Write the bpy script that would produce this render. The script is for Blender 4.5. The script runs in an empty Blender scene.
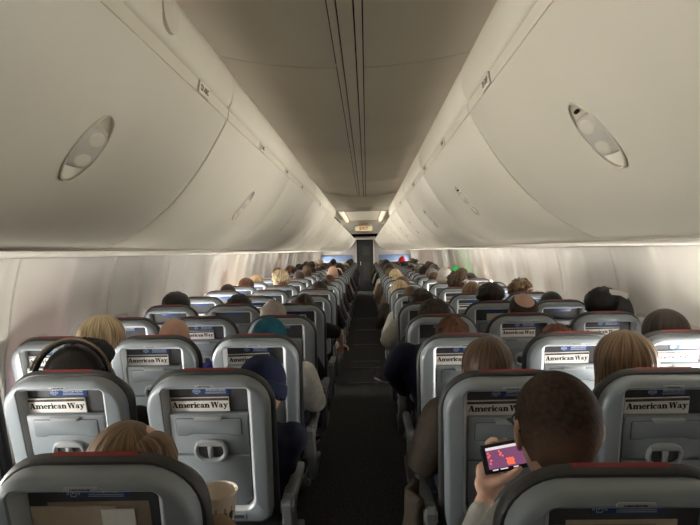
import bpy, bmesh, math, random
from mathutils import Vector, Matrix
random.seed(7)
R = math.radians
COL = bpy.context.scene.collection
SC = bpy.context.scene

# ------------------------------------------------------------------ materials
def mat(name, col, rough=0.5, spec=0.5, noise=0.0, nscale=20.0, bump=0.0, bscale=120.0, stretch=None,
        emit=None, estr=0.0, col2=None, metal=0.0):
    m = bpy.data.materials.new(name); m.use_nodes = True
    nt = m.node_tree; b = nt.nodes['Principled BSDF']
    b.inputs['Base Color'].default_value = (*col, 1); b.inputs['Roughness'].default_value = rough
    b.inputs['Specular IOR Level'].default_value = spec; b.inputs['Metallic'].default_value = metal
    tc = nt.nodes.new('ShaderNodeTexCoord'); src = tc.outputs['Object']
    if stretch:
        mp = nt.nodes.new('ShaderNodeMapping'); mp.inputs['Scale'].default_value = stretch
        nt.links.new(src, mp.inputs['Vector']); src = mp.outputs['Vector']
    n = nt.nodes.new('ShaderNodeTexNoise'); n.inputs['Scale'].default_value = nscale; n.inputs['Detail'].default_value = 4
    nt.links.new(src, n.inputs['Vector'])
    r = nt.nodes.new('ShaderNodeValToRGB')
    c2 = col2 if col2 else tuple(max(0, c*(1-noise)) for c in col)
    c1 = col if col2 else tuple(min(1, c*(1+noise)) for c in col)
    r.color_ramp.elements[0].position = .38 if stretch else .3; r.color_ramp.elements[1].position = .62 if stretch else .7
    r.color_ramp.elements[0].color = (*c2, 1); r.color_ramp.elements[1].color = (*c1, 1)
    nt.links.new(n.outputs['Fac'], r.inputs['Fac']); nt.links.new(r.outputs['Color'], b.inputs['Base Color'])
    if bump:
        n2 = nt.nodes.new('ShaderNodeTexNoise'); n2.inputs['Scale'].default_value = bscale
        nt.links.new(src, n2.inputs['Vector'])
        bp = nt.nodes.new('ShaderNodeBump'); bp.inputs['Strength'].default_value = bump; bp.inputs['Distance'].default_value = .004
        nt.links.new(n2.outputs['Fac'], bp.inputs['Height']); nt.links.new(bp.outputs['Normal'], b.inputs['Normal'])
    if emit:
        b.inputs['Emission Color'].default_value = (*emit, 1); b.inputs['Emission Strength'].default_value = estr
    return m

M = {}
M['bin'] = mat('bin plastic', (.80, .75, .625), .42, .4, .02, 3)
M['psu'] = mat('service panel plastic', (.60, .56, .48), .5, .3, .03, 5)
M['rail'] = mat('valance plastic', (.85, .80, .66), .45, .4, .02, 3)
M['latchpad'] = mat('latch plastic', (.62, .58, .50), .4, .4, .02, 9)
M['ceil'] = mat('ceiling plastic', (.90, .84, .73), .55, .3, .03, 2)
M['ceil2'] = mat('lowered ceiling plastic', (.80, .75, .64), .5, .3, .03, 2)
M['dark'] = mat('dark gap', (.02, .019, .017), .8, .2)
M['wall'] = mat('sidewall plastic', (.84, .82, .77), .5, .3, .02, 2)
M['carpet'] = mat('carpet', (.040, .041, .042), .95, .1, .5, 60, .5, 300)
M['shell'] = mat('seat shell plastic', (.212, .242, .268), .36, .5, .03, 8, .05, 300)
M['shell2'] = mat('tray plastic', (.188, .214, .237), .40, .5, .03, 8, .05, 300)
M['bevel'] = mat('silver bevel', (.50, .53, .55), .3, .5, .02, 8)  # paler than the shell: light caught by the chamfer, put into its colour
M['pocket'] = mat('pocket lining', (.06, .062, .068), .7, .3, .1, 30)
M['leather'] = mat('dark leather', (.035, .035, .037), .48, .4, .15, 25, .25, 220)
M['red'] = mat('red leather', (.22, .018, .02), .5, .4, .1, 30)
M['ring'] = mat('handle plastic', (.29, .31, .325), .32, .5, .02, 8)
M['blue'] = mat('blue sign', (.025, .06, .19), .4, .4, .05, 40)
M['signtext'] = mat('pale print', (.55, .6, .68), .6, .3)
M['black'] = mat('black print', (.008, .008, .008), .6, .3)
M['paper'] = mat('magazine paper', (.74, .73, .70), .5, .4, .03, 30)
M['tan'] = mat('tan paper', (.52, .43, .33), .6, .3, .06, 30)
M['brownpaper'] = mat('brown paper', (.30, .24, .18), .6, .3, .06, 30)
M['cover'] = mat('dark cover photo', (.10, .07, .05), .4, .4, .6, 45, col2=(.02, .02, .03))
M['placardink'] = mat('placard ink', (.16, .13, .10), .6, .3)
M['metal'] = mat('seat leg metal', (.35, .36, .37), .35, .5, .03, 10, metal=.8)
M['arm'] = mat('armrest plastic', (.125, .135, .145), .4, .5, .04, 12)
M['wframe'] = mat('window frame', (.70, .68, .64), .45, .3, .02, 8)
M['shade'] = mat('window shade', (.74, .71, .65), .5, .3, .02, 8)
M['bulk'] = mat('bulkhead', (.33, .31, .29), .6, .3, .05, 4)
M['bluepanel'] = mat('blue bulkhead panel', (.13, .19, .32), .5, .3, .15, 5)
M['door'] = mat('dark door', (.018, .018, .017), .5, .4, .1, 6)
M['exit'] = mat('exit sign', (.80, .70, .50), .5, .3, .02, 8, emit=(.9, .72, .42), estr=.35)
M['exitred'] = mat('exit letters', (.50, .10, .03), .5, .3)
M['phone'] = mat('phone body', (.012, .012, .013), .25, .5)
M['strip'] = mat('light strip', (.80, .76, .66), .4, .4, .02, 5, emit=(1, .88, .66), estr=.8)

def screen_mat():
    m = bpy.data.materials.new('phone screen'); m.use_nodes = True
    nt = m.node_tree; b = nt.nodes['Principled BSDF']
    tc = nt.nodes.new('ShaderNodeTexCoord')
    br = nt.nodes.new('ShaderNodeTexBrick'); br.offset = 0
    br.inputs['Scale'].default_value = 160; br.inputs['Mortar Size'].default_value = .12
    br.inputs['Brick Width'].default_value = .5; br.inputs['Row Height'].default_value = .5
    br.inputs['Color1'].default_value = (.36, .09, .17, 1); br.inputs['Color2'].default_value = (.30, .07, .19, 1)
    br.inputs['Mortar'].default_value = (.12, .05, .12, 1)
    nt.links.new(tc.outputs['Object'], br.inputs['Vector'])
    nt.links.new(br.outputs['Color'], b.inputs['Emission Color']); b.inputs['Emission Strength'].default_value = 1.15
    b.inputs['Base Color'].default_value = (.02, .02, .02, 1); b.inputs['Roughness'].default_value = .2
    return m
M['screen'] = screen_mat()
def glow(name, c, s): return mat(name, (.05, .05, .05), .3, .4, emit=c, estr=s)
M['scr_white'] = glow('screen white', (1, .9, .92), .8)
M['scr_red'] = glow('screen red', (.9, .03, .04), .8)
M['scr_dot'] = glow('screen orange', (1, .16, .08), 1.0)

SK = [mat('skin light', (.58, .36, .27), .5, .4, .06, 30, .05, 200), mat('skin tan', (.42, .24, .165), .5, .4, .06, 30, .05, 200),
      mat('skin deep', (.13, .07, .045), .5, .4, .06, 30, .05, 200)]
def hairm(n, a, b, k=.55):
    """strands run down from the crown: noise over the angle round the head, stretched along its height"""
    m = mat('hair ' + n, tuple(x*k for x in a), .5, .3, 0, 1.0, .7, 1.6, (1, 1, 1), col2=tuple(x*k*.75 for x in b))
    nt = m.node_tree; mp = [q for q in nt.nodes if q.type == 'MAPPING'][0]; src = mp.inputs['Vector'].links[0].from_socket
    sx = nt.nodes.new('ShaderNodeSeparateXYZ'); nt.links.new(src, sx.inputs[0])
    ny = nt.nodes.new('ShaderNodeMath'); ny.operation = 'MULTIPLY_ADD'; ny.inputs[1].default_value = -1; ny.inputs[2].default_value = -.024; nt.links.new(sx.outputs['Y'], ny.inputs[0])
    at = nt.nodes.new('ShaderNodeMath'); at.operation = 'ARCTAN2'; nt.links.new(sx.outputs['X'], at.inputs[0]); nt.links.new(ny.outputs[0], at.inputs[1])
    cb = nt.nodes.new('ShaderNodeCombineXYZ'); nt.links.new(at.outputs[0], cb.inputs['X']); nt.links.new(sx.outputs['Z'], cb.inputs['Y'])
    nt.links.new(cb.outputs[0], mp.inputs['Vector']); mp.inputs['Scale'].default_value = (11, 7, 1)
    return m
H = {'brown': hairm('brown', (.17, .10, .055), (.06, .033, .018)), 'lightbrown': hairm('light brown', (.36, .225, .12), (.13, .072, .036)),
     'black': hairm('black', (.012, .011, .011), (.005, .005, .005)), 'dark': hairm('dark brown', (.05, .032, .022), (.018, .012, .009)),
     'blond': hairm('blond', (.78, .65, .43), (.42, .31, .17), .95), 'auburn': hairm('auburn', (.20, .075, .035), (.07, .025, .013)),
     'grey': hairm('grey', (.36, .35, .33), (.2, .19, .18))}
H['buzz'] = mat('hair buzz cut', (.040, .027, .020), .85, .12, .4, 90, .6, 260)
def fade(m, lo, hi, col):     # clipped hair thins to skin towards the nape
    nt = m.node_tree; b = nt.nodes['Principled BSDF']; src = b.inputs['Base Color'].links[0].from_socket
    tc = nt.nodes.new('ShaderNodeTexCoord'); sx = nt.nodes.new('ShaderNodeSeparateXYZ'); mr = nt.nodes.new('ShaderNodeMapRange'); mx = nt.nodes.new('ShaderNodeMix')
    mx.data_type = 'RGBA'; mr.inputs['From Min'].default_value = lo; mr.inputs['From Max'].default_value = hi
    nt.links.new(tc.outputs['Object'], sx.inputs[0]); nt.links.new(sx.outputs['Z'], mr.inputs['Value']); nt.links.new(mr.outputs[0], mx.inputs['Factor'])
    mx.inputs['A'].default_value = (*col, 1); nt.links.new(src, mx.inputs['B']); nt.links.new(mx.outputs['Result'], b.inputs['Base Color'])
fade(H['buzz'], -.075, .03, (.20, .125, .09))
def cloth(n, c): return mat('cloth ' + n, c, .85, .2, .12, 40, .35, 260)
C = {'navy': cloth('navy', (.007, .009, .024)), 'white': cloth('white', (.86, .86, .85)), 'black': cloth('black', (.012, .012, .013)),
     'brown': cloth('brown', (.042, .034, .027)), 'grey': cloth('heather grey', (.42, .43, .42)), 'lightgrey': cloth('light grey', (.45, .43, .40)),
     'blue': cloth('blue', (.05, .06, .40)), 'pink': cloth('pink', (.17, .06, .12)), 'teal': cloth('teal', (.012, .085, .13)),
     'red': cloth('red', (.55, .02, .02)), 'green': cloth('green', (.06, .50, .14)), 'denim': cloth('denim', (.05, .065, .09)),
     'tan': cloth('tan', (.16, .11, .07)), 'rust': cloth('rust', (.30, .13, .05)), 'charcoal': cloth('charcoal', (.04, .04, .042)),
     'beige': cloth('beige grey cap', (.42, .38, .34)), 'beanie': cloth('blue beanie', (.006, .011, .036))}

# ------------------------------------------------------------------ mesh builder
class MB:
    def __init__(s): s.v = []; s.f = []; s.m = []; s.xf = None
    def add(s, vs, fs, mi=0):
        o = len(s.v)
        for p in vs:
            p = Vector(p); s.v.append(s.xf @ p if s.xf else p)
        for f in fs: s.f.append([o+i for i in f]); s.m.append(mi)
    def loft(s, rings, mi=0, cap0=True, cap1=True, closed=True):
        n = len(rings[0]); vs = [p for r in rings for p in r]; fs = []
        for k in range(len(rings)-1):
            for i in range(n if closed else n-1):
                j = (i+1) % n; fs.append([k*n+i, k*n+j, (k+1)*n+j, (k+1)*n+i])
        if cap0: fs.append(list(range(n))[::-1])
        if cap1: fs.append([(len(rings)-1)*n+i for i in range(n)])
        s.add(vs, fs, mi)
    def box(s, c, d, mi=0, bev=0.0):
        x, y, z = c; a, b, e = d[0]/2, d[1]/2, d[2]/2
        if bev <= 0:
            vs = [(x+i*a, y+j*b, z+k*e) for i in (-1, 1) for j in (-1, 1) for k in (-1, 1)]
            s.add(vs, [[0, 1, 3, 2], [4, 6, 7, 5], [0, 4, 5, 1], [2, 3, 7, 6], [0, 2, 6, 4], [1, 5, 7, 3]], mi); return
        bev = min(bev, a*.95, b*.95, e*.95)
        def rr(hx, hy, r, zz):
            o = []
            for cx, cy, a0 in ((hx-r, hy-r, 0), (-hx+r, hy-r, 90), (-hx+r, -hy+r, 180), (hx-r, -hy+r, 270)):
                for q in range(5):
                    t = R(a0+q*22.5); o.append((x+cx+r*math.cos(t), y+cy+r*math.sin(t), z+zz))
            return o
        rs = []
        for q in range(4):
            t = R(90*q/3); i = bev*(1-math.sin(t)); rs.append(rr(a-i, b-i, max(bev-i, .0004), -e+bev*(1-math.cos(t))))
        for q in range(3, -1, -1):
            t = R(90*q/3); i = bev*(1-math.sin(t)); rs.append(rr(a-i, b-i, max(bev-i, .0004), e-bev*(1-math.cos(t))))
        s.loft(rs, mi)
    def tube(s, pts, rad, mi=0, n=10, caps=True, flat=1.0, updir=None):
        pts = [Vector(p) for p in pts]; N = len(pts)
        if not hasattr(rad, '__len__'): rad = [rad]*N
        rings = []; up = Vector(updir) if updir else None
        T = []
        for i in range(N):
            t = (pts[min(i+1, N-1)]-pts[max(i-1, 0)]); T.append(t.normalized() if t.length > 1e-9 else Vector((0, 0, 1)))
        a = up if up else (Vector((0, 0, 1)) if abs(T[0].z) < .9 else Vector((1, 0, 0)))
        def ring(p, t, r):
            nonlocal a
            u = (a - t*a.dot(t)).normalized(); w = t.cross(u); a = u
            return [p + (u*math.cos(2*math.pi*k/n)*flat + w*math.sin(2*math.pi*k/n))*r for k in range(n)]
        if caps:
            for q in (75, 50, 25): rings.append(ring(pts[0]-T[0]*rad[0]*math.sin(R(q))*.98, T[0], rad[0]*math.cos(R(q))))
        for i in range(N): rings.append(ring(pts[i], T[i], rad[i]))
        if caps:
            for q in (25, 50, 75): rings.append(ring(pts[-1]+T[-1]*rad[-1]*math.sin(R(q))*.98, T[-1], rad[-1]*math.cos(R(q))))
        s.loft(rings, mi)
    def ell(s, c, r, mi=0, nu=20, nv=14, rot=None):
        c = Vector(c); rings = []
        for j in range(1, nv):
            t = math.pi*j/nv
            rg = []
            for i in range(nu):
                p = 2*math.pi*i/nu
                q = Vector((r[0]*math.sin(t)*math.cos(p), r[1]*math.sin(t)*math.sin(p), -r[2]*math.cos(t)))
                rg.append(c + (rot @ q if rot else q))
            rings.append(rg)
        s.loft(rings, mi)
    def mesh(s, name, mats, angle=38, smooth=True, recalc=True):
        me = bpy.data.meshes.new(name); me.from_pydata([tuple(p) for p in s.v], [], s.f)
        for m in mats: me.materials.append(m)
        for p, mi in zip(me.polygons, s.m): p.material_index = mi
        if recalc:
            bm = bmesh.new(); bm.from_mesh(me); bmesh.ops.recalc_face_normals(bm, faces=bm.faces); bm.to_mesh(me); bm.free()
        if smooth:
            for p in me.polygons: p.use_smooth = True
            if angle < 180: me.set_sharp_from_angle(angle=R(angle))
        me.update(); return me

def link(name, data, parent=None, loc=None, rot=None):
    o = bpy.data.objects.new(name, data); COL.objects.link(o)
    if parent: o.parent = parent
    if loc: o.location = loc
    if rot: o.rotation_euler = rot
    return o
def tag(o, label=None, cat=None, group=None, kind=None):
    if label: o['label'] = label
    if cat: o['category'] = cat
    if group: o['group'] = group
    if kind: o['kind'] = kind
    return o
CACHE = {}
def part(name, key, mats, parent, fn, loc=None, rot=None, angle=38):
    if key not in CACHE:
        mb = MB(); fn(mb); CACHE[key] = mb.mesh(key, mats, angle)
    return link(name, CACHE[key], parent, loc, rot)
def struct(name, mb, mats, parent=None, angle=38, recalc=True):
    o = link(name, mb.mesh(name, mats, angle, recalc=recalc), parent)
    if parent is None: o['kind'] = 'structure'
    return o
def baked(ob):
    dg = bpy.context.evaluated_depsgraph_get(); dg.update()
    me = bpy.data.meshes.new_from_object(ob.evaluated_get(dg)); return me
def remesh(mb, name, mats, voxel, smooth=4, fac=.5):
    me = mb.mesh(name+' raw', [], 180); ob = link('temp', me)
    r = ob.modifiers.new('r', 'REMESH'); r.mode = 'VOXEL'; r.voxel_size = voxel; r.use_smooth_shade = True
    if smooth:
        sm = ob.modifiers.new('s', 'SMOOTH'); sm.iterations = smooth; sm.factor = fac
    out = baked(ob); out.name = name
    bpy.data.objects.remove(ob); bpy.data.meshes.remove(me)
    out.materials.clear()
    for m in mats: out.materials.append(m)
    for p in out.polygons: p.use_smooth = True; p.material_index = 0
    return out
def textmesh(txt, size, m, offset=0.0, extrude=.0004):
    key = ('txt', txt, size, m.name, offset)
    if key not in CACHE:
        cu = bpy.data.curves.new('t', 'FONT'); cu.body = txt; cu.size = size; cu.offset = offset; cu.extrude = extrude
        cu.align_x = 'CENTER'; cu.align_y = 'CENTER'; cu.resolution_u = 3
        ob = link('temp', cu); me = baked(ob); bpy.data.objects.remove(ob); bpy.data.curves.remove(cu)
        me.materials.clear(); me.materials.append(m); CACHE[key] = me
    return CACHE[key]
def offs(loop, d):
    n = len(loop); out = []; ar = sum(loop[i][0]*loop[(i+1) % n][1]-loop[(i+1) % n][0]*loop[i][1] for i in range(n)); sg = 1 if ar > 0 else -1
    for i in range(n):
        p, q, r = Vector(loop[i-1]), Vector(loop[i]), Vector(loop[(i+1) % n])
        e1 = (q-p); e2 = (r-q)
        if e1.length < 1e-9: e1 = e2
        if e2.length < 1e-9: e2 = e1
        e1.normalize(); e2.normalize()
        n1 = Vector((-e1.y, e1.x))*sg; n2 = Vector((-e2.y, e2.x))*sg; b = n1+n2
        if b.length < 1e-6: b = n1
        b.normalize(); k = max(.5, b.dot(n1)); out.append(tuple(q+b*d/k))
    return out
def rrect(hwt, hwb, v0, v1, rt, rb, n=6, cu=0):
    o = []
    for cx, cy, r, a0 in ((-hwt+rt, v0+rt, rt, 180), (hwt-rt, v0+rt, rt, 270), (hwb-rb, v1-rb, rb, 0), (-hwb+rb, v1-rb, rb, 90)):
        for q in range(n+1):
            t = R(a0+90*q/n); o.append((cu+cx+r*math.cos(t), cy+r*math.sin(t)))
    return o

# ------------------------------------------------------------------ layout constants
CAMZ = 1.54; CAMX = .05; PITCH = .762; NROW = 24
SEATX = {'A': -1.504, 'B': -1.004, 'C': -.504, 'D': .504, 'E': 1.004, 'F': 1.504}
def rowy(r, s): return (.99 if s in 'ABC' else .92) + PITCH*(r-1)
NUM = ['zeroth', 'first', 'second', 'third', 'fourth', 'fifth', 'sixth', 'seventh', 'eighth', 'ninth', 'tenth', 'eleventh', 'twelfth', 'thirteenth',
       'fourteenth', 'fifteenth', 'sixteenth', 'seventeenth', 'eighteenth', 'nineteenth', 'twentieth', 'twenty-first', 'twenty-second', 'twenty-third', 'twenty-fourth']
WHERE = {'A': 'left window seat', 'B': 'left middle seat', 'C': 'left aisle seat', 'D': 'right aisle seat', 'E': 'right middle seat', 'F': 'right window seat'}

# ------------------------------------------------------------------ seat
TOPZ = 1.136; TILT = R(12)
DS = Vector((0, math.sin(TILT), -math.cos(TILT))); NN = Vector((0, -math.cos(TILT), -math.sin(TILT)))
def BP(u, v, w): return Vector((u, 0, TOPZ)) + DS*v + NN*w
BPM = Matrix(((1, 0, 0, 0), (0, -DS.y, NN.y, 0), (0, -DS.z, NN.z, TOPZ), (0, 0, 0, 1)))   # x=u, y=-v, z=w
def rings(mb, loops, mi=0, c0=True, c1=True): mb.loft([[BP(u, v, w) for u, v in L] for L, w in loops], mi, c0, c1)
def plate(mb, L, w0, w1, bev=.003, mi=0): rings(mb, [(L, w0), (L, w1-bev), (offs(L, bev*.4), w1-bev*.3), (offs(L, bev), w1)], mi)

CUSH = rrect(.224, .216, .006, .70, .128, .05, 10)
OUT = rrect(.211, .200, .018, .575, .110, .045, 8)
HOLE = rrect(.152, .145, .044, .522, .022, .045, 8)
def b_cush(mb, mi=0):
    L = CUSH
    def drop(Q, d):   # the top of the pad slopes away towards its front
        return [(u, v+d*max(0, 1-v/.14)) for u, v in Q]
    rings(mb, [(offs(L, .02), -.026), (offs(L, .006), -.029), (L, -.037), (offs(L, -.001), -.05), (drop(offs(L, .010), .012), -.075), (drop(offs(L, .022), .026), -.100), (drop(offs(L, .034), .034), -.116), (drop(offs(L, .055), .04), -.123)], mi)
def b_red(mb, mi=0):
    rs = []
    for w, e in ((-.036, .0095), (-.042, .0045), (-.050, .0025), (-.0755, .0245), (-.100, .0505)):
        pr = []
        for k in range(9):
            u = -.088+.176*k/8; pr.append(BP(u, e, w))
        for k in range(8, -1, -1):
            u = -.088+.176*k/8; pr.append(BP(u, e+.006, w))
        rs.append(pr)
    mb.loft(rs, mi)
def b_shell(mb, mi=0, mj=1):
    rings(mb, [(OUT, -.029), (OUT, .004), (offs(OUT, .003), .012), (offs(OUT, .010), .018), (offs(OUT, .016), .020),
               (offs(HOLE, -.004), .021), (HOLE, .018)], mi, False, False)
    rings(mb, [(HOLE, .018), (offs(HOLE, .005), .0135), (offs(HOLE, .0125), .001), (offs(HOLE, .013), -.027)], mj, False, False)
def b_pocket(mb, mi=0): plate(mb, rrect(.138, .138, .05, .30, .01, .01, 3), -.0275, -.021, .001, mi)
def b_tray(mb, mi=0):
    L = rrect(.137, .1345, .146, .300, .008, .003, 4); plate(mb, L, -.010, .010, .004, mi)
def b_lower(mb, mi=0):
    L = rrect(.1335, .130, .3045, .508, .003, .04, 6); plate(mb, L, -.010, .010, .004, mi)
def b_latchpanel(mb, mi=0, md=1):
    L = [(-.108, .163), (.108, .163), (.112, .167), (.112, .221), (.108, .225), (.080, .225), (.062, .218), (-.062, .218), (-.080, .225), (-.108, .225), (-.112, .221), (-.112, .167)]
    plate(mb, offs(L, -.0022), .009, .0108, .0004, md); plate(mb, L, .010, .0135, .0015, mi)
def b_latch(mb, mi=0):
    plate(mb, rrect(.052, .048, .150, .166, .004, .006, 3), .0102, .020, .004, mi)
def b_ring(mb, mi=0, md=1):
    L = rrect(.058, .058, .240, .326, .040, .040, 8)
    plate(mb, offs(L, .006), .009, .0106, .0004, md)
    rings(mb, [(L, .009), (L, .019), (offs(L, .004), .024), (offs(L, .009), .024), (offs(L, .014), .018), (offs(L, .014), .010)], mi, False, False)
    # heavy upper lip of the ring
    U = [(-.052, .262), (-.048, .250), (-.034, .243), (0, .241), (.034, .243), (.048, .250), (.052, .262), (.034, .264), (0, .264), (-.034, .264)]
    plate(mb, U, .010, .0235, .004, mi)
def b_strap(mb, mi=0): plate(mb, rrect(.009, .007, .262, .309, .004, .005, 3), .010, .026, .004, mi)
def b_pill(mb, mi=0): plate(mb, rrect(.034, .034, .0325, .0435, .005, .005, 4), .019, .0222, .001, mi)
def b_sign(mb, mi=0): plate(mb, rrect(.066, .066, .0625, .0865, .002, .002, 2, cu=.008), -.0215, -.0185, .0006, mi)
def b_plate(mb, mi=0, md=1):
    L = rrect(.080, .080, .530, .556, .010, .010, 4, cu=.03); plate(mb, L, .018, .0225, .002, mi)
    plate(mb, rrect(.070, .070, .536, .550, .005, .005, 3, cu=.03), .0223, .0231, .0003, md)
def b_seat(mb, mi=0):
    rs = []
    for y, zt, zb, h in ((.19, .455, .375, .19), (.21, .468, .365, .212), (.40, .470, .36, .218), (.60, .475, .36, .218), (.65, .465, .365, .214), (.672, .445, .38, .20)):
        r = .03; o = []
        for cx, cz, a0 in ((h-r, zt-r, 0), (-h+r, zt-r, 90), (-h+r, zb+r, 180), (h-r, zb+r, 270)):
            for q in range(5):
                t = R(a0+22.5*q); o.append((cx+r*math.cos(t), y, cz+r*math.sin(t)))
        rs.append(o)
    mb.loft(rs, mi)
def b_pan(mb, mi=0):
    mb.box((0, .42, .345), (.42, .44, .03), mi, .008); mb.box((0, .28, .31), (.46, .05, .05), mi, .012); mb.box((0, .55, .31), (.46, .05, .05), mi, .012)
    mb.tube([(-.18, .215, .345), (-.18, .17, .50)], .014, mi, 8); mb.tube([(.18, .215, .345), (.18, .17, .50)], .014, mi, 8)
def b_leg(y0, y1):
    def f(mb, mi=0):
        mb.tube([(.0, y0, .30), (.0, y1, .035)], [.02, .016], mi, 8, flat=.7); mb.box((0, y1, .012), (.05, .09, .024), mi, .006)
    return f
def b_arm(mb, mi=0, mj=1):
    # pad
    rs = []
    for y, h, zt, zb in ((.135, .012, .632, .600), (.15, .021, .642, .590), (.30, .023, .640, .602), (.46, .023, .638, .610), (.50, .018, .632, .612)):
        o = []
        r = .010
        for cx, cz, a0 in ((h-r, zt-r, 0), (-h+r, zt-r, 90), (-h+r, zb+r, 180), (h-r, zb+r, 270)):
            for q in range(4):
                t = R(a0+30*q); o.append((cx+r*math.cos(t), y, cz+r*math.sin(t)))
        rs.append(o)
    mb.loft(rs, mi)
    # hinge housing and shroud down to the seat pan
    out = [(.10, .635), (.12, .655), (.155, .655), (.19, .63), (.235, .55), (.26, .44), (.46, .40), (.46, .36), (.20, .35), (.165, .42), (.125, .53)]
    for x0, x1, dd in ((-.019, .019, 0),):
        a = [(x0, p[0], p[1]) for p in out]; b = [(x1, p[0], p[1]) for p in out]
        ins = offs(out, .005)
        mb.loft([[(x0, p[0], p[1]) for p in ins], [(x0+.005, p[0], p[1]) for p in out], [(x1-.005, p[0], p[1]) for p in out], [(x1, p[0], p[1]) for p in ins]], mj)
def b_hinge(mb, mi=0):
    mb.tube([(-.024, .135, .615), (.024, .135, .615)], .022, mi, 14, caps=False)

# slab serif lettering for the magazine
def glyphs():
    G = {}
    def rect(x0, y0, x1, y1): return [(x0, y0), (x1, y0), (x1, y1), (x0, y1)]
    def arc(cx, cy, rx, ry, tx, ty, a0, a1, n=9):
        o = [(cx+rx*math.cos(R(a0+(a1-a0)*i/n)), cy+ry*math.sin(R(a0+(a1-a0)*i/n))) for i in range(n+1)]
        i_ = [(cx+(rx-tx)*math.cos(R(a0+(a1-a0)*i/n)), cy+(ry-ty)*math.sin(R(a0+(a1-a0)*i/n))) for i in range(n+1)]
        return [[o[k], o[k+1], i_[k+1], i_[k]] for k in range(n)]
    def dia(x0, y0, x1, y1, w): return [(x0, y0), (x0+w, y0), (x1+w, y1), (x1, y1)]
    X = .70; t = .11
    G['A'] = ([dia(.06, 0, .36, 1, .12), dia(.58, 0, .30, 1, .34), rect(.22, .28, .70, .40), rect(0, 0, .30, t), rect(.50, 0, .98, t)], .98)
    stem = lambda x, w=.29: [rect(x, 0, x+w, X), rect(x-.07, 0, x+w+.07, t)]
    G['n'] = (stem(.07)+[rect(0, X-t, .2, X)]+arc(.45, X-.26, .32, .27, .29, .16, 0, 150)+[rect(.48, 0, .77, X-.26), rect(.44, 0, .83, t)], .83)
    G['m'] = (G['n'][0]+arc(.95, X-.26, .32, .27, .29, .16, 0, 150)+[rect(.98, 0, 1.27, X-.26), rect(.94, 0, 1.33, t)], 1.33)
    G['e'] = (arc(.33, .35, .33, .36, .27, .12, 20, 325, 14)+[rect(.15, .30, .66, .40)]+arc(.33, .35, .33, .36, .2, .11, 0, 25, 2), .66)
    G['r'] = (stem(.07)+[rect(0, X-t, .2, X)]+arc(.44, X-.2, .20, .21, .16, .15, 40, 160)+arc(.52, X-.13, .12, .12, .12, .12, 0, 360, 8), .62)
    G['i'] = (stem(.07)+[rect(0, X-t, .2, X)]+arc(.19, .88, .14, .13, .14, .13, 0, 360, 8), .40)
    G['c'] = (arc(.33, .35, .33, .36, .27, .12, 35, 320, 14)+arc(.52, .50, .11, .11, .11, .11, 0, 360, 8), .64)
    G['a'] = (arc(.26, .20, .26, .21, .19, .10, 0, 360, 12)+[rect(.36, 0, .60, .46), rect(.50, 0, .72, t)]+arc(.34, .46, .26, .25, .24, .12, 0, 150)+arc(.15, .52, .10, .10, .10, .10, 0, 360, 8), .72)
    G['W'] = ([dia(.30, 0, .08, 1, .28), dia(.36, 0, .60, 1, .11), dia(.84, 0, .60, 1, .28), dia(.90, 0, 1.16, 1, .11), rect(0, 1-t, .46, 1), rect(.54, 1-t, .96, 1), rect(1.06, 1-t, 1.36, 1)], 1.34)
    G['y'] = ([dia(.30, 0, .08, X, .26), dia(.20, -.26, .60, X, .12), rect(0, X-t, .40, X), rect(.48, X-t, .82, X)]+arc(.16, -.18, .12, .12, .12, .12, 0, 360, 8), .80)
    return G
GL = glyphs()
def lettering(mb, txt, x0, x1, y, h, z, mi):
    tot = 0
    for ch in txt: tot += (.16 if ch == ' ' else GL[ch][1]-.02)
    k = (x1-x0)/tot; x = x0
    for ch in txt:
        if ch == ' ': x += .16*k; continue
        for poly in GL[ch][0]: mb.add([(x+p[0]*k, y+p[1]*h, z) for p in poly], [list(range(len(poly)))], mi)
        x += (GL[ch][1]-.02)*k

# magazine in local frame x=u, y=up, z=out
def b_mag(text):
    def f(mb):
        mb.box((0, -.10, 0), (.205, .20, .006), 0, .0015)
        mb.add([(-.101, -.012, .0033), (.101, -.012, .0033), (.101, -.0025, .0033), (-.101, -.0025, .0033)], [[0, 1, 2, 3]], 1)
        if text: lettering(mb, 'American Way', -.097, .097, -.0385, .0215, .0034, 2)
        else: mb.add([(-.095, -.036, .0034), (.095, -.036, .0034), (.095, -.022, .0034), (-.095, -.022, .0034)], [[0, 1, 2, 3]], 2)
        mb.add([(-.101, -.19, .0033), (.101, -.19, .0033), (.101, -.06, .0033), (-.101, -.06, .0033)], [[0, 1, 2, 3]], 1)
    return f
SM = [M['shell'], M['shell2'], M['leather'], M['pocket'], M['red'], M['dark'], M['ring'], M['arm'], M['metal'], M['blue']]
def seat_merged(arms):
    def f(mb):
        b_cush(mb, 2); b_red(mb, 4); b_shell(mb, 0, 6); b_pocket(mb, 3); b_tray(mb, 1); b_lower(mb, 1); b_sign(mb, 9); b_seat(mb, 2); b_pan(mb, 8)
        for a in arms:
            mb.xf = Matrix.Translation((a, 0, 0)); b_arm(mb, 7, 7); mb.xf = None
        for y0, y1 in ((.28, .26), (.55, .57)):
            b_leg(y0, y1)(mb, 8)
    return f
SEATLAB = {}
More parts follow.
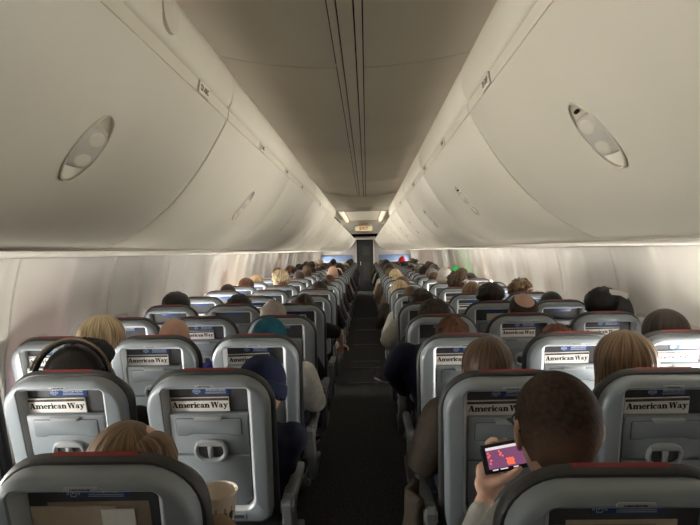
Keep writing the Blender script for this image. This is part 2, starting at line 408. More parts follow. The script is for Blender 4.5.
def make_seat(r, s):
    x, y = SEATX[s], rowy(r, s); sg = 1 if s in 'ABC' else -1
    arms = [.25*sg]
    lab = SEATLAB.get((r, s)) or 'grey airline seat, %s, %s row from the camera' % (WHERE[s], NUM[r])
    if r > 9:
        o = part('airline_seat', 'far seat %s' % arms, SM, None, seat_merged(arms), (x, y, 0))
        return tag(o, lab, 'seat', 'forward-facing cabin seats')
    o = link('airline_seat', None, None, (x, y, 0)); tag(o, lab, 'seat', 'forward-facing cabin seats')
    part('back_cushion', 'cush', [M['leather']], o, b_cush)
    tag(part('headrest_stripe', 'red', [M['red']], o, b_red), 'red leather stripe across the headrest top')
    part('back_shell', 'shell', [M['shell'], M['bevel']], o, b_shell)
    pk = part('literature_pocket', 'pocket', [M['pocket']], o, b_pocket)
    tr = part('tray_table', 'tray', [M['shell2']], o, b_tray)
    part('latch_panel', 'latchpanel', [M['shell2'], M['pocket']], tr, b_latchpanel)
    part('tray_latch', 'latch', [M['ring']], tr, b_latch)
    part('lower_panel', 'lower', [M['shell2']], o, b_lower)
    rg = part('pull_ring', 'ring', [M['ring'], M['pocket']], o, b_ring)
    part('ring_strap', 'strap', [M['ring']], rg, b_strap)
    sn = part('instruction_sign', 'sign', [M['blue']], o, b_sign); tag(sn, 'blue instruction sign')
    if r <= 4:
        t = link('sign_text', textmesh('WATCH NOW', .0105, M['signtext'], .0003), sn); t.matrix_local = BPM @ Matrix.Translation((.025, -.0705, -.0182))
        def icon(mb):
            L = rrect(.006, .006, .0655, .0835, .002, .002, 2, cu=-.042)
            rings(mb, [(L, -.0186), (L, -.0180), (offs(L, .0015), -.0180), (offs(L, .0015), -.0186)], 0, False, False)
            rings(mb, [([(-.044, .071), (-.039, .0745), (-.044, .078)], -.0186), ([(-.044, .071), (-.039, .0745), (-.044, .078)], -.0180)])
            for k in (-1, 1):
                for q in (.0095, .0125): plate(mb, rrect(.0006, .0006, .0695, .0795, .0003, .0003, 1, cu=-.042+k*q), -.0186, -.0180, .0001)
            for k in range(2): plate(mb, rrect(.036, .036, .0775+.004*k, .0788+.004*k, .0003, .0003, 1, cu=.024), -.0186, -.0181, .0001)
        part('sign_icon', 'icon', [M['signtext']], sn, icon)
    if r <= 5:
        pl = part('button_plate', 'pill', [M['ring']], o, b_pill)
        if r <= 3:
            def ln(mb):
                for k in range(9):
                    u = -.020+.0045*k; plate(mb, rrect(.0015+.0004*(k % 3), .0015+.0004*(k % 3), .0365, .0395, .0005, .0005, 1, cu=u), .0219, .0226, .0001)
            part('plate_print', 'plateprint', [M['dark']], pl, ln)
        part('placard', 'plate', [M['shell'], M['pocket']], o, b_plate)
    part('seat_cushion', 'seat', [M['leather']], o, b_seat)
    part('seat_frame', 'pan', [M['metal']], o, b_pan)
    for k, (y0, y1) in enumerate(((.28, .26), (.55, .57))): part('leg', 'leg%d' % k, [M['metal']], o, b_leg(y0, y1))
    for a in arms:
        ar = part('armrest', 'arm', [M['arm'], M['arm']], o, b_arm, (a, 0, 0))
        part('armrest_hinge', 'hinge', [M['ring']], ar, b_hinge)
    return o

SEATLAB[(1, 'C')] = 'nearest left seat, its pocket stuffed with tan papers, cut off by the photo bottom'
SEATLAB[(1, 'D')] = 'nearest right seat in shadow, behind the man holding a phone'
SEATLAB[(2, 'B')] = 'bright bluish grey seat at left edge, in front of the dark headphones'
SEATLAB[(2, 'C')] = 'dark grey seat with pull ring, beside the passenger in navy beanie'
SEATLAB[(2, 'D')] = 'dark grey right aisle seat partly hidden by the man with a phone'
SEATLAB[(2, 'E')] = 'dark shadowed seat at right edge, below the light brown haired passenger'
SEATLAB[(3, 'E')] = 'brightly lit pale seat between two brown haired passengers on the right'
SEATLAB[(3, 'F')] = 'brightly lit seat cut by right photo edge, below a dark haired head'
SEATLAB[(3, 'B')] = 'dark seat behind the bald man, left middle seat in the third row'
SEATLAB[(3, 'C')] = 'left aisle seat beyond the navy beanie, behind the teal beanie'
for r in range(1, NROW+1):
    for s in 'ABCDEF':
        if r == 1 and s in 'ABEF': continue
        make_seat(r, s)

def make_mag(r, s, text=True, du=-.033, dv=.093, rz=1.2):
    o = part('magazine', 'mag%d' % text, [M['paper'], M['cover'], M['black']], None, b_mag(text))
    o.matrix_world = Matrix.Translation((SEATX[s], rowy(r, s), 0)) @ BPM @ Matrix.Translation((du, -dv, -.0145)) @ Matrix.Rotation(R(rz), 4, 'Z')
    tag(o, 'white magazine with black title in pocket of %s, %s row' % (WHERE[s], NUM[r]), 'magazine', 'magazines in seat pockets')
for s in 'ABCDEF':
    for r in range(2, 6):
        if (r, s) in ((2, 'A'), (2, 'F'), (4, 'A'), (5, 'A'), (5, 'B'), (4, 'C'), (5, 'E'), (4, 'D'), (5, 'D'), (5, 'F')): continue
        make_mag(r, s, r <= 4 or s in 'BE', -.032+random.uniform(-.004, .006), .093+random.uniform(-.003, .003), random.uniform(.2, 1.8))
for r, s in ((6, 'D'), (6, 'E'), (6, 'B'), (7, 'E'), (7, 'B'), (8, 'B'), (7, 'C'), (8, 'D')): make_mag(r, s, False)
def paper(name, r, s, u0, u1, v0, w, m, rz, label, cat):
    def f(mb): mb.box((0, -.09, 0), (u1-u0, .18, .003), 0, .0008)
    o = part(name, 'paper %s%d%s%.3f' % (name, r, s, w), [m], None, f)
    o.matrix_world = Matrix.Translation((SEATX[s], rowy(r, s), 0)) @ BPM @ Matrix.Translation(((u0+u1)/2, -v0, w)) @ Matrix.Rotation(R(rz), 4, 'Z')
    return tag(o, label, cat)
paper('booklet', 1, 'C', -.10, .108, .096, -.0215, M['brownpaper'], 1.0, 'brown booklet at the back of the nearest left seat pocket', 'booklet')
paper('folded_paper', 1, 'C', -.135, .040, .104, -.0175, M['tan'], .6, 'tan printed sheet in the nearest left seat pocket', 'paper')
paper('card', 1, 'C', .012, .080, .108, -.0135, M['paper'], .8, 'small white card at front of the nearest left seat pocket', 'card')
paper('booklet', 1, 'D', -.10, .10, .100, -.0215, M['tan'], .5, 'tan booklet in the pocket of the nearest right seat', 'booklet')
paper('folded_paper', 1, 'D', -.13, .06, .108, -.0175, M['brownpaper'], .8, 'dull brown sheet in the pocket of the nearest right seat', 'paper')
paper('card', 5, 'E', -.055, .115, .095, -.0185, M['tan'], .3, 'tan sheet in the pocket behind the dark bushy-haired passenger', 'paper')

# ------------------------------------------------------------------ cabin shell
Y0, Y1 = -2.6, 20.4
WR, WZ = 1.79, 1.0
def wx(z): return math.sqrt(max(WR*WR-max(z-WZ, 0)**2, 0)) - max(0, .25-z)*.4
WIN = []; k = -9
while .508*k+2.82 < 19.8:
    y = .508*k+2.82
    if y > Y0+.3: WIN.append(y)
    k += 1
JOINT = [2.566+1.016*k for k in range(-4, 18) if Y0 < 2.566+1.016*k < Y1]
WZ0, WZ1, WHW = .76, 1.09, .125
def wall(side):
    ys = {Y0, Y1}
    for w in WIN:
        for d in (-WHW, WHW, -.16, .16, -.19, .19, -.2, .2, -.21, .21, -.06, 0, .06, -.225, .225, -.24, .24): ys.add(round(w+d, 4))
    for j in JOINT:
        for d in (-.008, -.004, .004, .008): ys.add(round(j+d, 4))
    ys = sorted(v for v in ys if Y0 <= v <= Y1)
    zs = [0, .15, .3, .45, .6, .68, WZ0, .84, .92, 1.0, 1.05, WZ1, 1.15, 1.2, 1.25, 1.3, 1.38, 1.46, 1.53, 1.6]
    def disp(y, z):
        d = min(abs(y-w) for w in WIN); t = min(1, max(0, (d-.13)/.124)); t = t*t*(3-2*t)
        a = min(1, max(0, (z-.55)/.3)); e = -.018*t*a - .020*(lambda q: q*q*(3-2*q))(min(1, max(0, (d-.185)/.04)))*min(1, max(0, (z-1.03)/.12))
        if min(abs(y-j) for j in JOINT) < .0045: e += .014
        return e
    mb = MB(); n = len(zs); vs = []; fs = []
    for y in ys:
        for z in zs: vs.append((side*(wx(z)+disp(y, z)), y, z))
    for i in range(len(ys)-1):
        for j in range(n-1):
            ym = (ys[i]+ys[i+1])/2; zm = (zs[j]+zs[j+1])/2
            if any(abs(ym-w) < WHW for w in WIN) and WZ0 < zm < WZ1: continue
            fs.append([i*n+j, i*n+j+1, (i+1)*n+j+1, (i+1)*n+j])
    mb.add(vs, fs, 0)
    o = struct('wall_left' if side < 0 else 'wall_right', mb, [M['wall']], angle=50)
    return o
wall(-1); wall(1)
# window strengths: (side, index near y) -> pane brightness
PANE = {}
def pane_mat(s):
    if s not in PANE: PANE[s] = mat('window pane %.1f' % s, (.3, .3, .3), .1, .5, emit=(1, .955, .88), estr=s*1.1)
    return PANE[s]
def window(i, side, y, strength, shade):
    nz = 8
    def loop(hw, z0, z1, r, dx, ins=0):
        L = rrect(hw, hw, -z1, -z0, r, r, 5); return [(side*(wx(-v)+dx), y+u, -v) for u, v in L]
    mb = MB()
    mb.loft([loop(.142, WZ0-.018, WZ1+.018, .06, .004), loop(.142, WZ0-.018, WZ1+.018, .06, -.004), loop(.122, WZ0+.004, WZ1-.004, .055, -.004),
             loop(.112, WZ0+.014, WZ1-.014, .05, .05), loop(.112, WZ0+.014, WZ1-.014, .05, .066)], 0, False, False)
    fr = struct('window_%d' % i, mb, [M['wframe']])
    mb = MB(); L = loop(.115, WZ0+.011, WZ1-.011, .05, .055); mb.add(L, [list(range(len(L)))], 0)
    o = link('pane', mb.mesh('pane', [pane_mat(strength)], smooth=False, recalc=False), fr)
    # make the pane face the cabin
    if o.data.polygons[0].normal.x*side > 0: o.data.flip_normals()
    if shade > 0:
        mb = MB(); z1 = WZ1-.008; z0 = z1-(WZ1-WZ0-.02)*shade
        vs = []; zz = [z0+(z1-z0)*q/4 for q in range(5)]
        a = [(side*(wx(z)+.035), y-.118, z) for z in zz]; b = [(side*(wx(z)+.035), y+.118, z) for z in zz]
        c = [(side*(wx(z)+.039), y+.118, z) for z in zz]; d = [(side*(wx(z)+.039), y-.118, z) for z in zz]
        mb.loft([[a[q], b[q], c[q], d[q]] for q in range(5)], 0)
        mb.box((side*(wx(z0)+.032), y, z0+.006), (.010, .12, .012), 0, .003)
        link('shade', mb.mesh('shade', [M['shade']]), fr)
def wstrength(side, y):
    if side < 0: T = ((-9, .7, 8, .92), (.7, 1.0, 34, .0), (1.0, 1.4, 112, 0), (1.4, 2.6, 40, .4), (2.6, 3.2, 95, .5), (3.2, 3.9, 60, .6), (3.9, 6.0, 120, .3), (6.0, 8.6, 130, .0), (8.6, 30, 0, 0))
    else: T = ((-9, 1.4, 8, .92), (1.4, 2.5, 115, 0), (2.5, 4.2, 60, .72), (4.2, 5.3, 70, .4), (5.3, 7.0, 110, .2), (7.0, 30, 0, 0))
    far = ((30, .6), (150, 0), (60, .3), (20, .8), (120, .1), (40, .5), (160, 0), (25, .7))[int(y*1.97+(3 if side > 0 else 0)) % 8]
    for (a, b, s, sh) in T:
        if a <= y < b: return (s, sh) if s else far
wi = 0
for y in WIN:
    for sd in (-1, 1):
        wi += 1; s, sh = wstrength(sd, y); window(wi, sd, y, s, sh)

# floor
mb = MB(); mb.box((0, (Y0+Y1)/2, -.03), (3.1, Y1-Y0, .06), 0); struct('floor', mb, [M['carpet']])
# seat tracks / cross seams in the aisle carpet
mb = MB()
for y in (6.1, 6.9, 7.3, 8.6, 10.2, 12): mb.box((0, y, .0015), (.40, .035, .003), 0, .001)
struct('trim_1', mb, [mat('aisle strip', (.06, .06, .058), .6, .4, .2, 30)])

# underside panels between bins and sidewalls (service panels), one continuous strip a side
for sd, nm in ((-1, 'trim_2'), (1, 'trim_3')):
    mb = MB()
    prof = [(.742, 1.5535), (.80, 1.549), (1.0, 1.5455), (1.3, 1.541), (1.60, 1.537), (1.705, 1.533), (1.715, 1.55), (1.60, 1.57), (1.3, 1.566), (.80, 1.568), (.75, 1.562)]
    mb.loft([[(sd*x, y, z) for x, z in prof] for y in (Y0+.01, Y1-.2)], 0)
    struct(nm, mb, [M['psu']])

# ceiling
def cz(x): return 2.23+.25*x*x
mb = MB(); CS = [Y0] + [2.01+1.66*k for k in range(-2, 3)] + [6.70]
CS = sorted(set([Y0]+[y for y in (-1.31, .35, 2.01, 3.67, 5.33)]+[6.70]))
for a, b in zip(CS[:-1], CS[1:]):
    for sd in (-1, 1):
        xs = [sd*(.052+(1.25-.052)*i/16) for i in range(17)]
        a0, b0 = a+.003, b-.003
        top = [[(x, y, cz(x)) for x in xs] for y in (a0, b0)]
        mb.loft([[(x, a0, cz(x)+.02) for x in xs], [(x, a0, cz(x)+.002) for x in xs], [(x, a0+.006, cz(x)) for x in xs],
                 [(x, b0-.006, cz(x)) for x in xs], [(x, b0, cz(x)+.002) for x in xs], [(x, b0, cz(x)+.02) for x in xs]], 0, False, False, closed=False)
xs = [-1.25+2.5*i/24 for i in range(25)]
mb.loft([[(x, y, cz(x)+.022) for x in xs] for y in (Y0, 6.72)], 1, False, False, closed=False)
struct('ceiling', mb, [M['ceil'], M['dark']], angle=30)
mb = MB()
for a, b in ((Y0+.01, .34), (.36, 3.66), (3.68, 6.69)):
    for x0, x1 in ((-.048, -.027), (-.022, .022), (.027, .048)):
        mb.box(((x0+x1)/2, (a+b)/2, 2.232), (x1-x0, b-a, .022), 0, .003)
struct('trim_4', mb, [M['ceil']])
# lowered ceiling ahead: sloping header, tray with light strips, flat run to the front
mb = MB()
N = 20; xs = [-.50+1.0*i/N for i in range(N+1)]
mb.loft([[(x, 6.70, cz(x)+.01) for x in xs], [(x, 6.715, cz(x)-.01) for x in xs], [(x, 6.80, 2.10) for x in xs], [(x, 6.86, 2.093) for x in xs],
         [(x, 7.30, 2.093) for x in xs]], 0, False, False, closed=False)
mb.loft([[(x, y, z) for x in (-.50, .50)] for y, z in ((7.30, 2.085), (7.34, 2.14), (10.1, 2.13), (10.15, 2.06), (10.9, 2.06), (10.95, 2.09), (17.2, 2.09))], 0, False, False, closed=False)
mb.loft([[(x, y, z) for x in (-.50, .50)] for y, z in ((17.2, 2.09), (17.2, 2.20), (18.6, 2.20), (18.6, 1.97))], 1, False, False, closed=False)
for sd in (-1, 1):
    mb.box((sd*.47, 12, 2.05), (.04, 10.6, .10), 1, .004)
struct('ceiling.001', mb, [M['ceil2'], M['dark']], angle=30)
mb = MB(); mb.loft([[(x, y, z) for x in (-.36, .36)] for y, z in ((18.3, 2.03), (18.3, 1.965), (19.9, 1.96))], 0, False, False, closed=False)
struct('ceiling.002', mb, [M['ceil2']])
mb = MB()
for sd in (-1, 1): mb.box((sd*.31, 8.7, 2.105), (.055, 2.6, .04), 0, .01)
struct('trim_5', mb, [M['strip']])
mb = MB(); mb.box((0, 8.7, 2.128), (.50, 2.7, .012), 0, .004)
struct('trim_6', mb, [mat('ceiling light panel', (.8, .74, .62), .5, .3, .02, 4, emit=(1, .88, .66), estr=.30)])  # added glow in the panel so the tray ceiling looks lit
# exit sign
ex = link('exit_sign', None, None, (0, 10.35, 1.975)); tag(ex, 'small cream exit sign with reddish letters hanging from the ceiling above the aisle', 'sign')
part('sign_box', 'exitbox', [M['exit']], ex, lambda mb: mb.box((0, 0, 0), (.34, .05, .095), 0, .01))
part('sign_hanger', 'exithang', [M['ceil2']], ex, lambda mb: mb.box((0, 0, .062), (.20, .03, .04), 0, .004))
t = link('sign_text', textmesh('EXIT', .085, M['exitred'], .002), ex, (0, -.0262, .0), (R(90), 0, 0))

# front bulkheads, blue panels and door
mb = MB()
for sd in (-1, 1):
    mb.loft([[(sd*x, y, z) for x, z in ((.33, 0), (1.5, 0), (1.74, .7), (1.77, 1.1), (1.70, 1.6), (1.4, 2.0), (.33, 2.0))] for y in (20.0, 20.06)], 0)
mb.box((0, 20.03, 2.09), (.66, .06, .24), 0)
WF = struct('wall_front', mb, [M['bulk']])
for k, sd in enumerate((-1, 1)):
    mb = MB(); mb.box((sd*1.08, 19.985, 1.26), (1.16, .02, .24), 0, .006)
    tag(link('bulkhead_panel', mb.mesh('bluepanel', [M['bluepanel']]), WF), 'blue band on the bulkhead')
dr = link('door_1', None, None, (0, 20.03, 0)); dr['kind'] = 'structure'
part('door_panel', 'doorp', [M['door']], dr, lambda mb: mb.box((.02, 0, .99), (.56, .05, 1.96), 0, .01))
part('door_trim', 'doort', [M['wframe']], dr, lambda mb: mb.box((.315, -.035, .99), (.03, .03, 1.98), 0, .004))
part('door_trim', 'doort2', [M['dark']], dr, lambda mb: mb.box((-.295, -.02, .99), (.07, .03, 1.98), 0, .004))
part('door_handle', 'doorh', [M['metal']], dr, lambda mb: mb.tube([(-.19, -.04, 1.0), (-.19, -.04, 1.12)], .012, 0, 8))
def f_dp(mb): mb.box((.02, -.028, 1.55), (.26, .012, .36), 0, .004); mb.box((.02, -.028, .75), (.26, .012, .7), 0, .004)
part('door_inset', 'doorin', [mat('door inset', (.032, .031, .03), .5, .4, .05, 6)], dr, f_dp)
# rear of the cabin behind the viewer
mb = MB(); mb.loft([[(x, y, z) for x, z in ((-1.5, 0), (1.5, 0), (1.77, 1.0), (1.65, 1.75), (1.1, 2.2), (-1.1, 2.2), (-1.65, 1.75), (-1.77, 1.0))] for y in (Y0-.05, Y0)], 0)
struct('wall_back', mb, [M['bulk']])

# ------------------------------------------------------------------ overhead bins
CR = [(.357, 1.935), (.372, 1.905), (.422, 1.822), (.467, 1.760), (.517, 1.702), (.570, 1.653), (.625, 1.6125), (.680, 1.582), (.725, 1.564), (.757, 1.5565)]
def catmull(P, n=5):
    out = []
    for i in range(len(P)-1):
        p0 = Vector(P[max(i-1, 0)]); p1 = Vector(P[i]); p2 = Vector(P[i+1]); p3 = Vector(P[min(i+2, len(P)-1)])
        for q in range(n):
            t = q/n
            out.append(.5*((2*p1)+(p2-p0)*t+(2*p0-5*p1+4*p2-p3)*t*t+(3*p1-p0-3*p2+p3)*t**3))
    out.append(Vector(P[-1])); return out
DOORP = catmull(CR)
BL = 1.27
LATCH = Vector((.480, 0, 1.745)); LT = Vector((.095, 0, -.12)).normalized(); LN = Vector((-LT.z*-1, 0, LT.x)) 
# outward normal of the door on the right-hand side points to the aisle and down
LN = Vector((LT.z, 0, -LT.x)).normalized()
def m3(sd, L=0):  # mirror helper for right(+1)/left(-1) built geometry
    return Matrix.Diagonal((sd, 1, 1, 1))
def latch_frame(sd):
    return Matrix(((sd*LT.x, 0, sd*LN.x, sd*LATCH.x), (0, 1, 0, 0), (LT.z, 0, LN.z, LATCH.z), (0, 0, 0, 1)))
def door_mesh(sd):
    mb = MB(); n = len(DOORP); inner = []
    for i, p in enumerate(DOORP):
        t = (DOORP[min(i+1, n-1)]-DOORP[max(i-1, 0)]).normalized(); inner.append(p+Vector((-t.y, t.x))*.022)
    def sec(y, e):
        o = [(sd*(p.x+(q.x-p.x)*e), y, p.y+(q.y-p.y)*e) for p, q in zip(DOORP, inner)]
        return o+[(sd*q.x, y, q.y) for q in reversed(inner)]
    mb.loft([sec(.004, .5), sec(.006, .15), sec(.012, 0), sec(BL/2-.2, 0), sec(BL/2, 0), sec(BL/2+.2, 0), sec(BL-.012, 0), sec(BL-.006, .15), sec(BL-.004, .5)], 0)
    me = mb.mesh('door raw', [M['bin']], 40); ob = link('temp', me)
    mc = MB(); mc.xf = latch_frame(sd) @ Matrix.Translation((0, BL/2+.07, 0)); F = latch_frame(sd)
    mc.xf = Matrix.Translation((0, BL/2+.07, 0)) @ F
    mc.ell((0, 0, .008), (.080, .046, .026), 0, 32, 18)
    cut = link('temp2', mc.mesh('cut', [M['latchpad']]))
    b = ob.modifiers.new('b', 'BOOLEAN'); b.object = cut; b.operation = 'DIFFERENCE'; b.solver = 'EXACT'
    out = baked(ob); out.name = 'bin_door'
    bpy.data.objects.remove(ob); bpy.data.objects.remove(cut)
    for p in out.polygons: p.use_smooth = True
    out.set_sharp_from_angle(angle=R(32))
    return out
DM = {sd: door_mesh(sd) for sd in (-1, 1)}
def b_body(sd):
    def f(mb):
        P = [(.385, 1.93), (.45, 1.825), (.54, 1.715), (.64, 1.635), (.74, 1.585), (.80, 1.572), (1.55, 1.60), (1.45, 1.88), (.62, 1.985), (.40, 1.975)]
        mb.loft([[(sd*x, y, z) for x, z in P] for y in (.008, BL-.008)], 0)
    return f
def b_strip(sd):
    def f(mb):
        P = [(.3565, 1.9375), (.3525, 1.966), (.38, 1.975), (.40, 1.937)]
        mb.loft([[(sd*x, y, z) for x, z in P] for y in (.004, BL-.004)], 0)
    return f
def b_val(sd):
    def f(mb):
        P = [(.356, 1.968), (.347, 1.972), (.340, 1.985), (.334, 2.01), (.333, 2.04), (.336, 2.065), (.345, 2.078), (.36, 2.08), (.42, 2.05), (.42, 1.975)]
        ins = offs(P, .006)
        mb.loft([[(sd*x, .006, z) for x, z in ins], [(sd*x, .016, z) for x, z in P], [(sd*x, BL-.016, z) for x, z in P], [(sd*x, BL-.006, z) for x, z in ins]], 0)
    return f
def b_paddle(mb):
    # grip bar bridging the recess, slightly hollowed at both ends
    rs = []
    for x, hy, z in ((-.046, .024, -.010), (-.042, .033, -.003), (-.028, .039, .0015), (0, .0405, .002), (.028, .039, .0015), (.042, .033, -.003), (.046, .024, -.010)):
        o = []
        for q in range(12):
            t = 2*math.pi*q/12; o.append((x, hy*math.cos(t), z+.004*math.sin(t)))
        rs.append(o)
    mb.loft(rs, 0)
def b_rim(mb):
    n = 40; rs = []
    for e, z in ((1.0, -.004), (1.0, .0016), (1.05, .003), (1.10, .0015), (1.12, -.002)):
        rs.append([(.0745*math.cos(2*math.pi*i/n)*(1+(e-1)*.5), .0425*math.sin(2*math.pi*i/n)*e, z) for i in range(n)])
    mb.loft(rs, 0, False, False)
def b_lock(mb): mb.tube([(0, 0, -.001), (0, 0, .003)], .004, 0, 10)
def b_padoval(mb):
    for s_ in (-1, 1): mb.ell((.022*s_, 0, .0035), (.018, .028, .0032), 0, 16, 8)
def b_card(sd):
    def f(mb): mb.box((0, 0, 0), (.034, .085, .003), 0, .001)
    return f
def latch_on(root, sd):
    fr = Matrix.Translation((0, BL/2+.07, 0)) @ latch_frame(sd)
    rim = part('latch_rim', 'rim', [M['bin']], root, b_rim); rim.matrix_local = fr
    pd = part('latch_paddle', 'paddle', [M['latchpad']], root, b_paddle); pd.matrix_local = fr
    ov = part('paddle_pad', 'padoval', [M['bin']], pd, b_padoval)
    if sd > 0:
        lk = part('latch_lock', 'lock', [M['dark']], root, b_lock); lk.matrix_local = fr @ Matrix.Translation((-.058, 0, -.001))
ROWNUM = 23
for sd, sn in ((-1, 'left'), (1, 'right')):
    for k in range(-2, 16):
        y = .29+BL*(k-1)
        if y < Y0: continue
        o = link('overhead_bin', None, None, (0, y, 0))
        v = {1: 'nearest to the camera with a big oval latch', 0: 'mostly behind the camera at the photo edge', -1: 'behind the camera'}.get(k, 'far')
        if k in (2, 3, 4): v = 'the %s one from the camera' % NUM[k]
        elif k > 4: v = 'small, the %s one from the camera' % NUM[k]
        tag(o, 'closed cream overhead bin on the %s, %s' % (sn, v), 'overhead bin', 'closed overhead bins along the %s side' % sn)
        link('bin_door', DM[sd], o)
        part('bin_body', 'body%d' % sd, [M['bin']], o, b_body(sd))
        part('header_strip', 'strip%d' % sd, [M['rail']], o, b_strip(sd))
        if k <= 5: part('valance', 'val%d' % sd, [M['rail']], o, b_val(sd))
        latch_on(o, sd)
        if 1 <= k <= 4:
            # row placard on the strip
            P = Vector((sd*.3535, 0, 1.951)); t = Vector((sd*(.3525-.3565), 0, 1.966-1.9375)).normalized()
            nrm = Vector((-sd, 0, 0)) - t*Vector((-sd, 0, 0)).dot(t); nrm.normalize()
            for q, yy in enumerate(((1.03,) if k == 1 else (.50, 1.13)[:1 if k > 2 else 2])):
                # reading direction runs along the bin; text right vector so it is readable from the aisle
                rv = Vector((0, -1 if sd > 0 else 1, 0)); rv = t.cross(nrm)
                m = Matrix(((rv.x, t.x, nrm.x, P.x), (rv.y, t.y, nrm.y, yy), (rv.z, t.z, nrm.z, P.z), (0, 0, 0, 1)))
                pc = part('row_placard', 'card', [M['rail']], o, lambda mb: mb.box((0, 0, 0), (.080, .030, .004), 0, .0012)); pc.matrix_local = m @ Matrix.Translation((0, 0, .0022))
                tx = link('placard_text', textmesh('%d %s' % (24-k-q if k > 1 else 23, 'ABC' if sd < 0 else 'DEF'), .019, M['placardink'], .0006), pc, (0, 0, .0022))
        if k == 1 and sd < 0:
            cp = part('round_cap', 'cap', [M['bin']], o, lambda mb: mb.tube([(0, 0, -.004), (0, 0, .004), (0, 0, .007)], [.042, .042, .036], 0, 28, caps=False)); 
            cp.matrix_local = Matrix(((0, 0, 1, -.3345), (1, 0, 0, .76), (0, 1, 0, 2.024), (0, 0, 0, 1)))

# ------------------------------------------------------------------ people
def head_matrix(c, yaw=0, pitch=0, roll=0, sc=1.0):
    return Matrix.Translation(c) @ Matrix.Rotation(R(yaw), 4, 'Z') @ Matrix.Rotation(R(pitch), 4, 'X') @ Matrix.Rotation(R(roll), 4, 'Y') @ Matrix.Scale(sc, 4)
def head_prims(mb, HM):
    old = mb.xf; mb.xf = HM
    mb.ell((0, -.012, .028), (.076, .097, .088)); mb.ell((0, .026, -.035), (.061, .068, .084)); mb.ell((0, .072, -.097), (.027, .024, .022))
    mb.tube([(0, .094, .012), (0, .104, -.012), (0, .113, -.03)], [.010, .012, .0145], 0, 10)
    mb.ell((0, .082, .026), (.052, .016, .012)); mb.ell((0, .090, -.062), (.024, .012, .006)); mb.ell((0, .089, -.070), (.021, .012, .006))
    for s in (-1, 1):
        mb.ell((s*.012, .101, -.033), (.009, .010, .008)); mb.ell((s*.043, .066, -.02), (.024, .018, .022))
        rot = Matrix.Rotation(R(s*24), 3, 'Z') @ Matrix.Rotation(R(12), 3, 'X')
        mb.ell((s*.081, -.012, -.006), (.0085, .021, .033), 0, 14, 10, rot); mb.ell((s*.078, -.004, -.031), (.007, .010, .013), 0, 12, 8)
    mb.xf = old
def hand(mb, wrist, fwd, nrm, side, curl=35, spread=.019, sc=1.0):
    """relaxed hand: fwd = finger direction, nrm = palm normal, side +1 thumb to fwd x nrm"""
    f = Vector(fwd).normalized(); n = Vector(nrm); n = (n-f*n.dot(f)).normalized(); l = f.cross(n)*side; w = Vector(wrist)
    pc = w+f*.048*sc
    rot = Matrix((l, f, n)).transposed()
    mb.ell(pc, (.040*sc, .056*sc, .0165*sc), 0, 16, 10, rot); mb.ell(w+f*.07*sc, (.038*sc, .03*sc, .014*sc), 0, 16, 10, rot)
    for k, (o, L) in enumerate(((.029, .072), (.010, .080), (-.010, .074), (-.028, .058))):
        p = w+f*(.088-.004*abs(k-1.3))*sc+l*o*sc; d = f+l*(o*1.6); d.normalize(); pts = [p-d*.02*sc, p]; a = curl*(.6+.12*k)
        for q, part_ in enumerate((.44, .31, .25)):
            t = R(a*(q+1)*.75); d2 = d*math.cos(t)+n*math.sin(t); p = p+d2*L*part_*sc; pts.append(p)
        mb.tube(pts, [.0095*sc, .0092*sc, .0086*sc, .008*sc, .007*sc], 0, 9)
    b = w+f*.026*sc+l*.030*sc; t1 = b+(f*.55+l*.75+n*.25).normalized()*.038*sc; t2 = t1+(f*.85+l*.35+n*.3).normalized()*.032*sc; t3 = t2+(f*.95+n*.25).normalized()*.024*sc
    mb.tube([b-l*.015*sc, b, t1, t2, t3], [.013*sc, .014*sc, .011*sc, .0098*sc, .008*sc], 0, 9)

def torso_rings(lean, zsh, g=0.0, broad=1.0, seatdz=0.0):
    # (z, centre x, centre y, half width, half depth)
    T = [(.475, .13, .375, .08, .07), (.50, .10, .385, .155, .105), (.56, .10, .38, .178, .118), (.64, .2, .352, .165, .112), (.72, .38, .330, .162, .110),
         (.80, .58, .312, .172, .114), (.87, .78, .297, .182, .112), (.925, .93, .285, .176, .094), (.965, 1.0, .277, .125, .072), (.99, 1.0, .273, .075, .058)]
    out = []
    for z, k, y, hw, hd in T:
        zz = z if z < .6 else .6+(z-.6)*(zsh-.6)/(.965-.6)
        hw = hw*(1+(broad-1)*min(1, (z-.45)/.3))+g; hd = hd+g
        ring_ = []
        for i in range(22):
            t = 2*math.pi*i/22; c, s_ = math.cos(t), math.sin(t)
            ring_.append((lean*k+hw*math.copysign(abs(c)**.85, c), y+hd*math.copysign(abs(s_)**.85, s_), zz))
        out.append(ring_)
    return out
def arm_pts(sh, el, wr): 
    sh, el, wr = Vector(sh), Vector(el), Vector(wr)
    return [sh, sh.lerp(el, .5), el, el.lerp(wr, .4), wr]
DEF_ARM = {'el': (.212, .315, .700), 'wr': (.10, .515, .645), 'hf': (-.35, .9, -.15), 'hn': (0, 0, -1)}
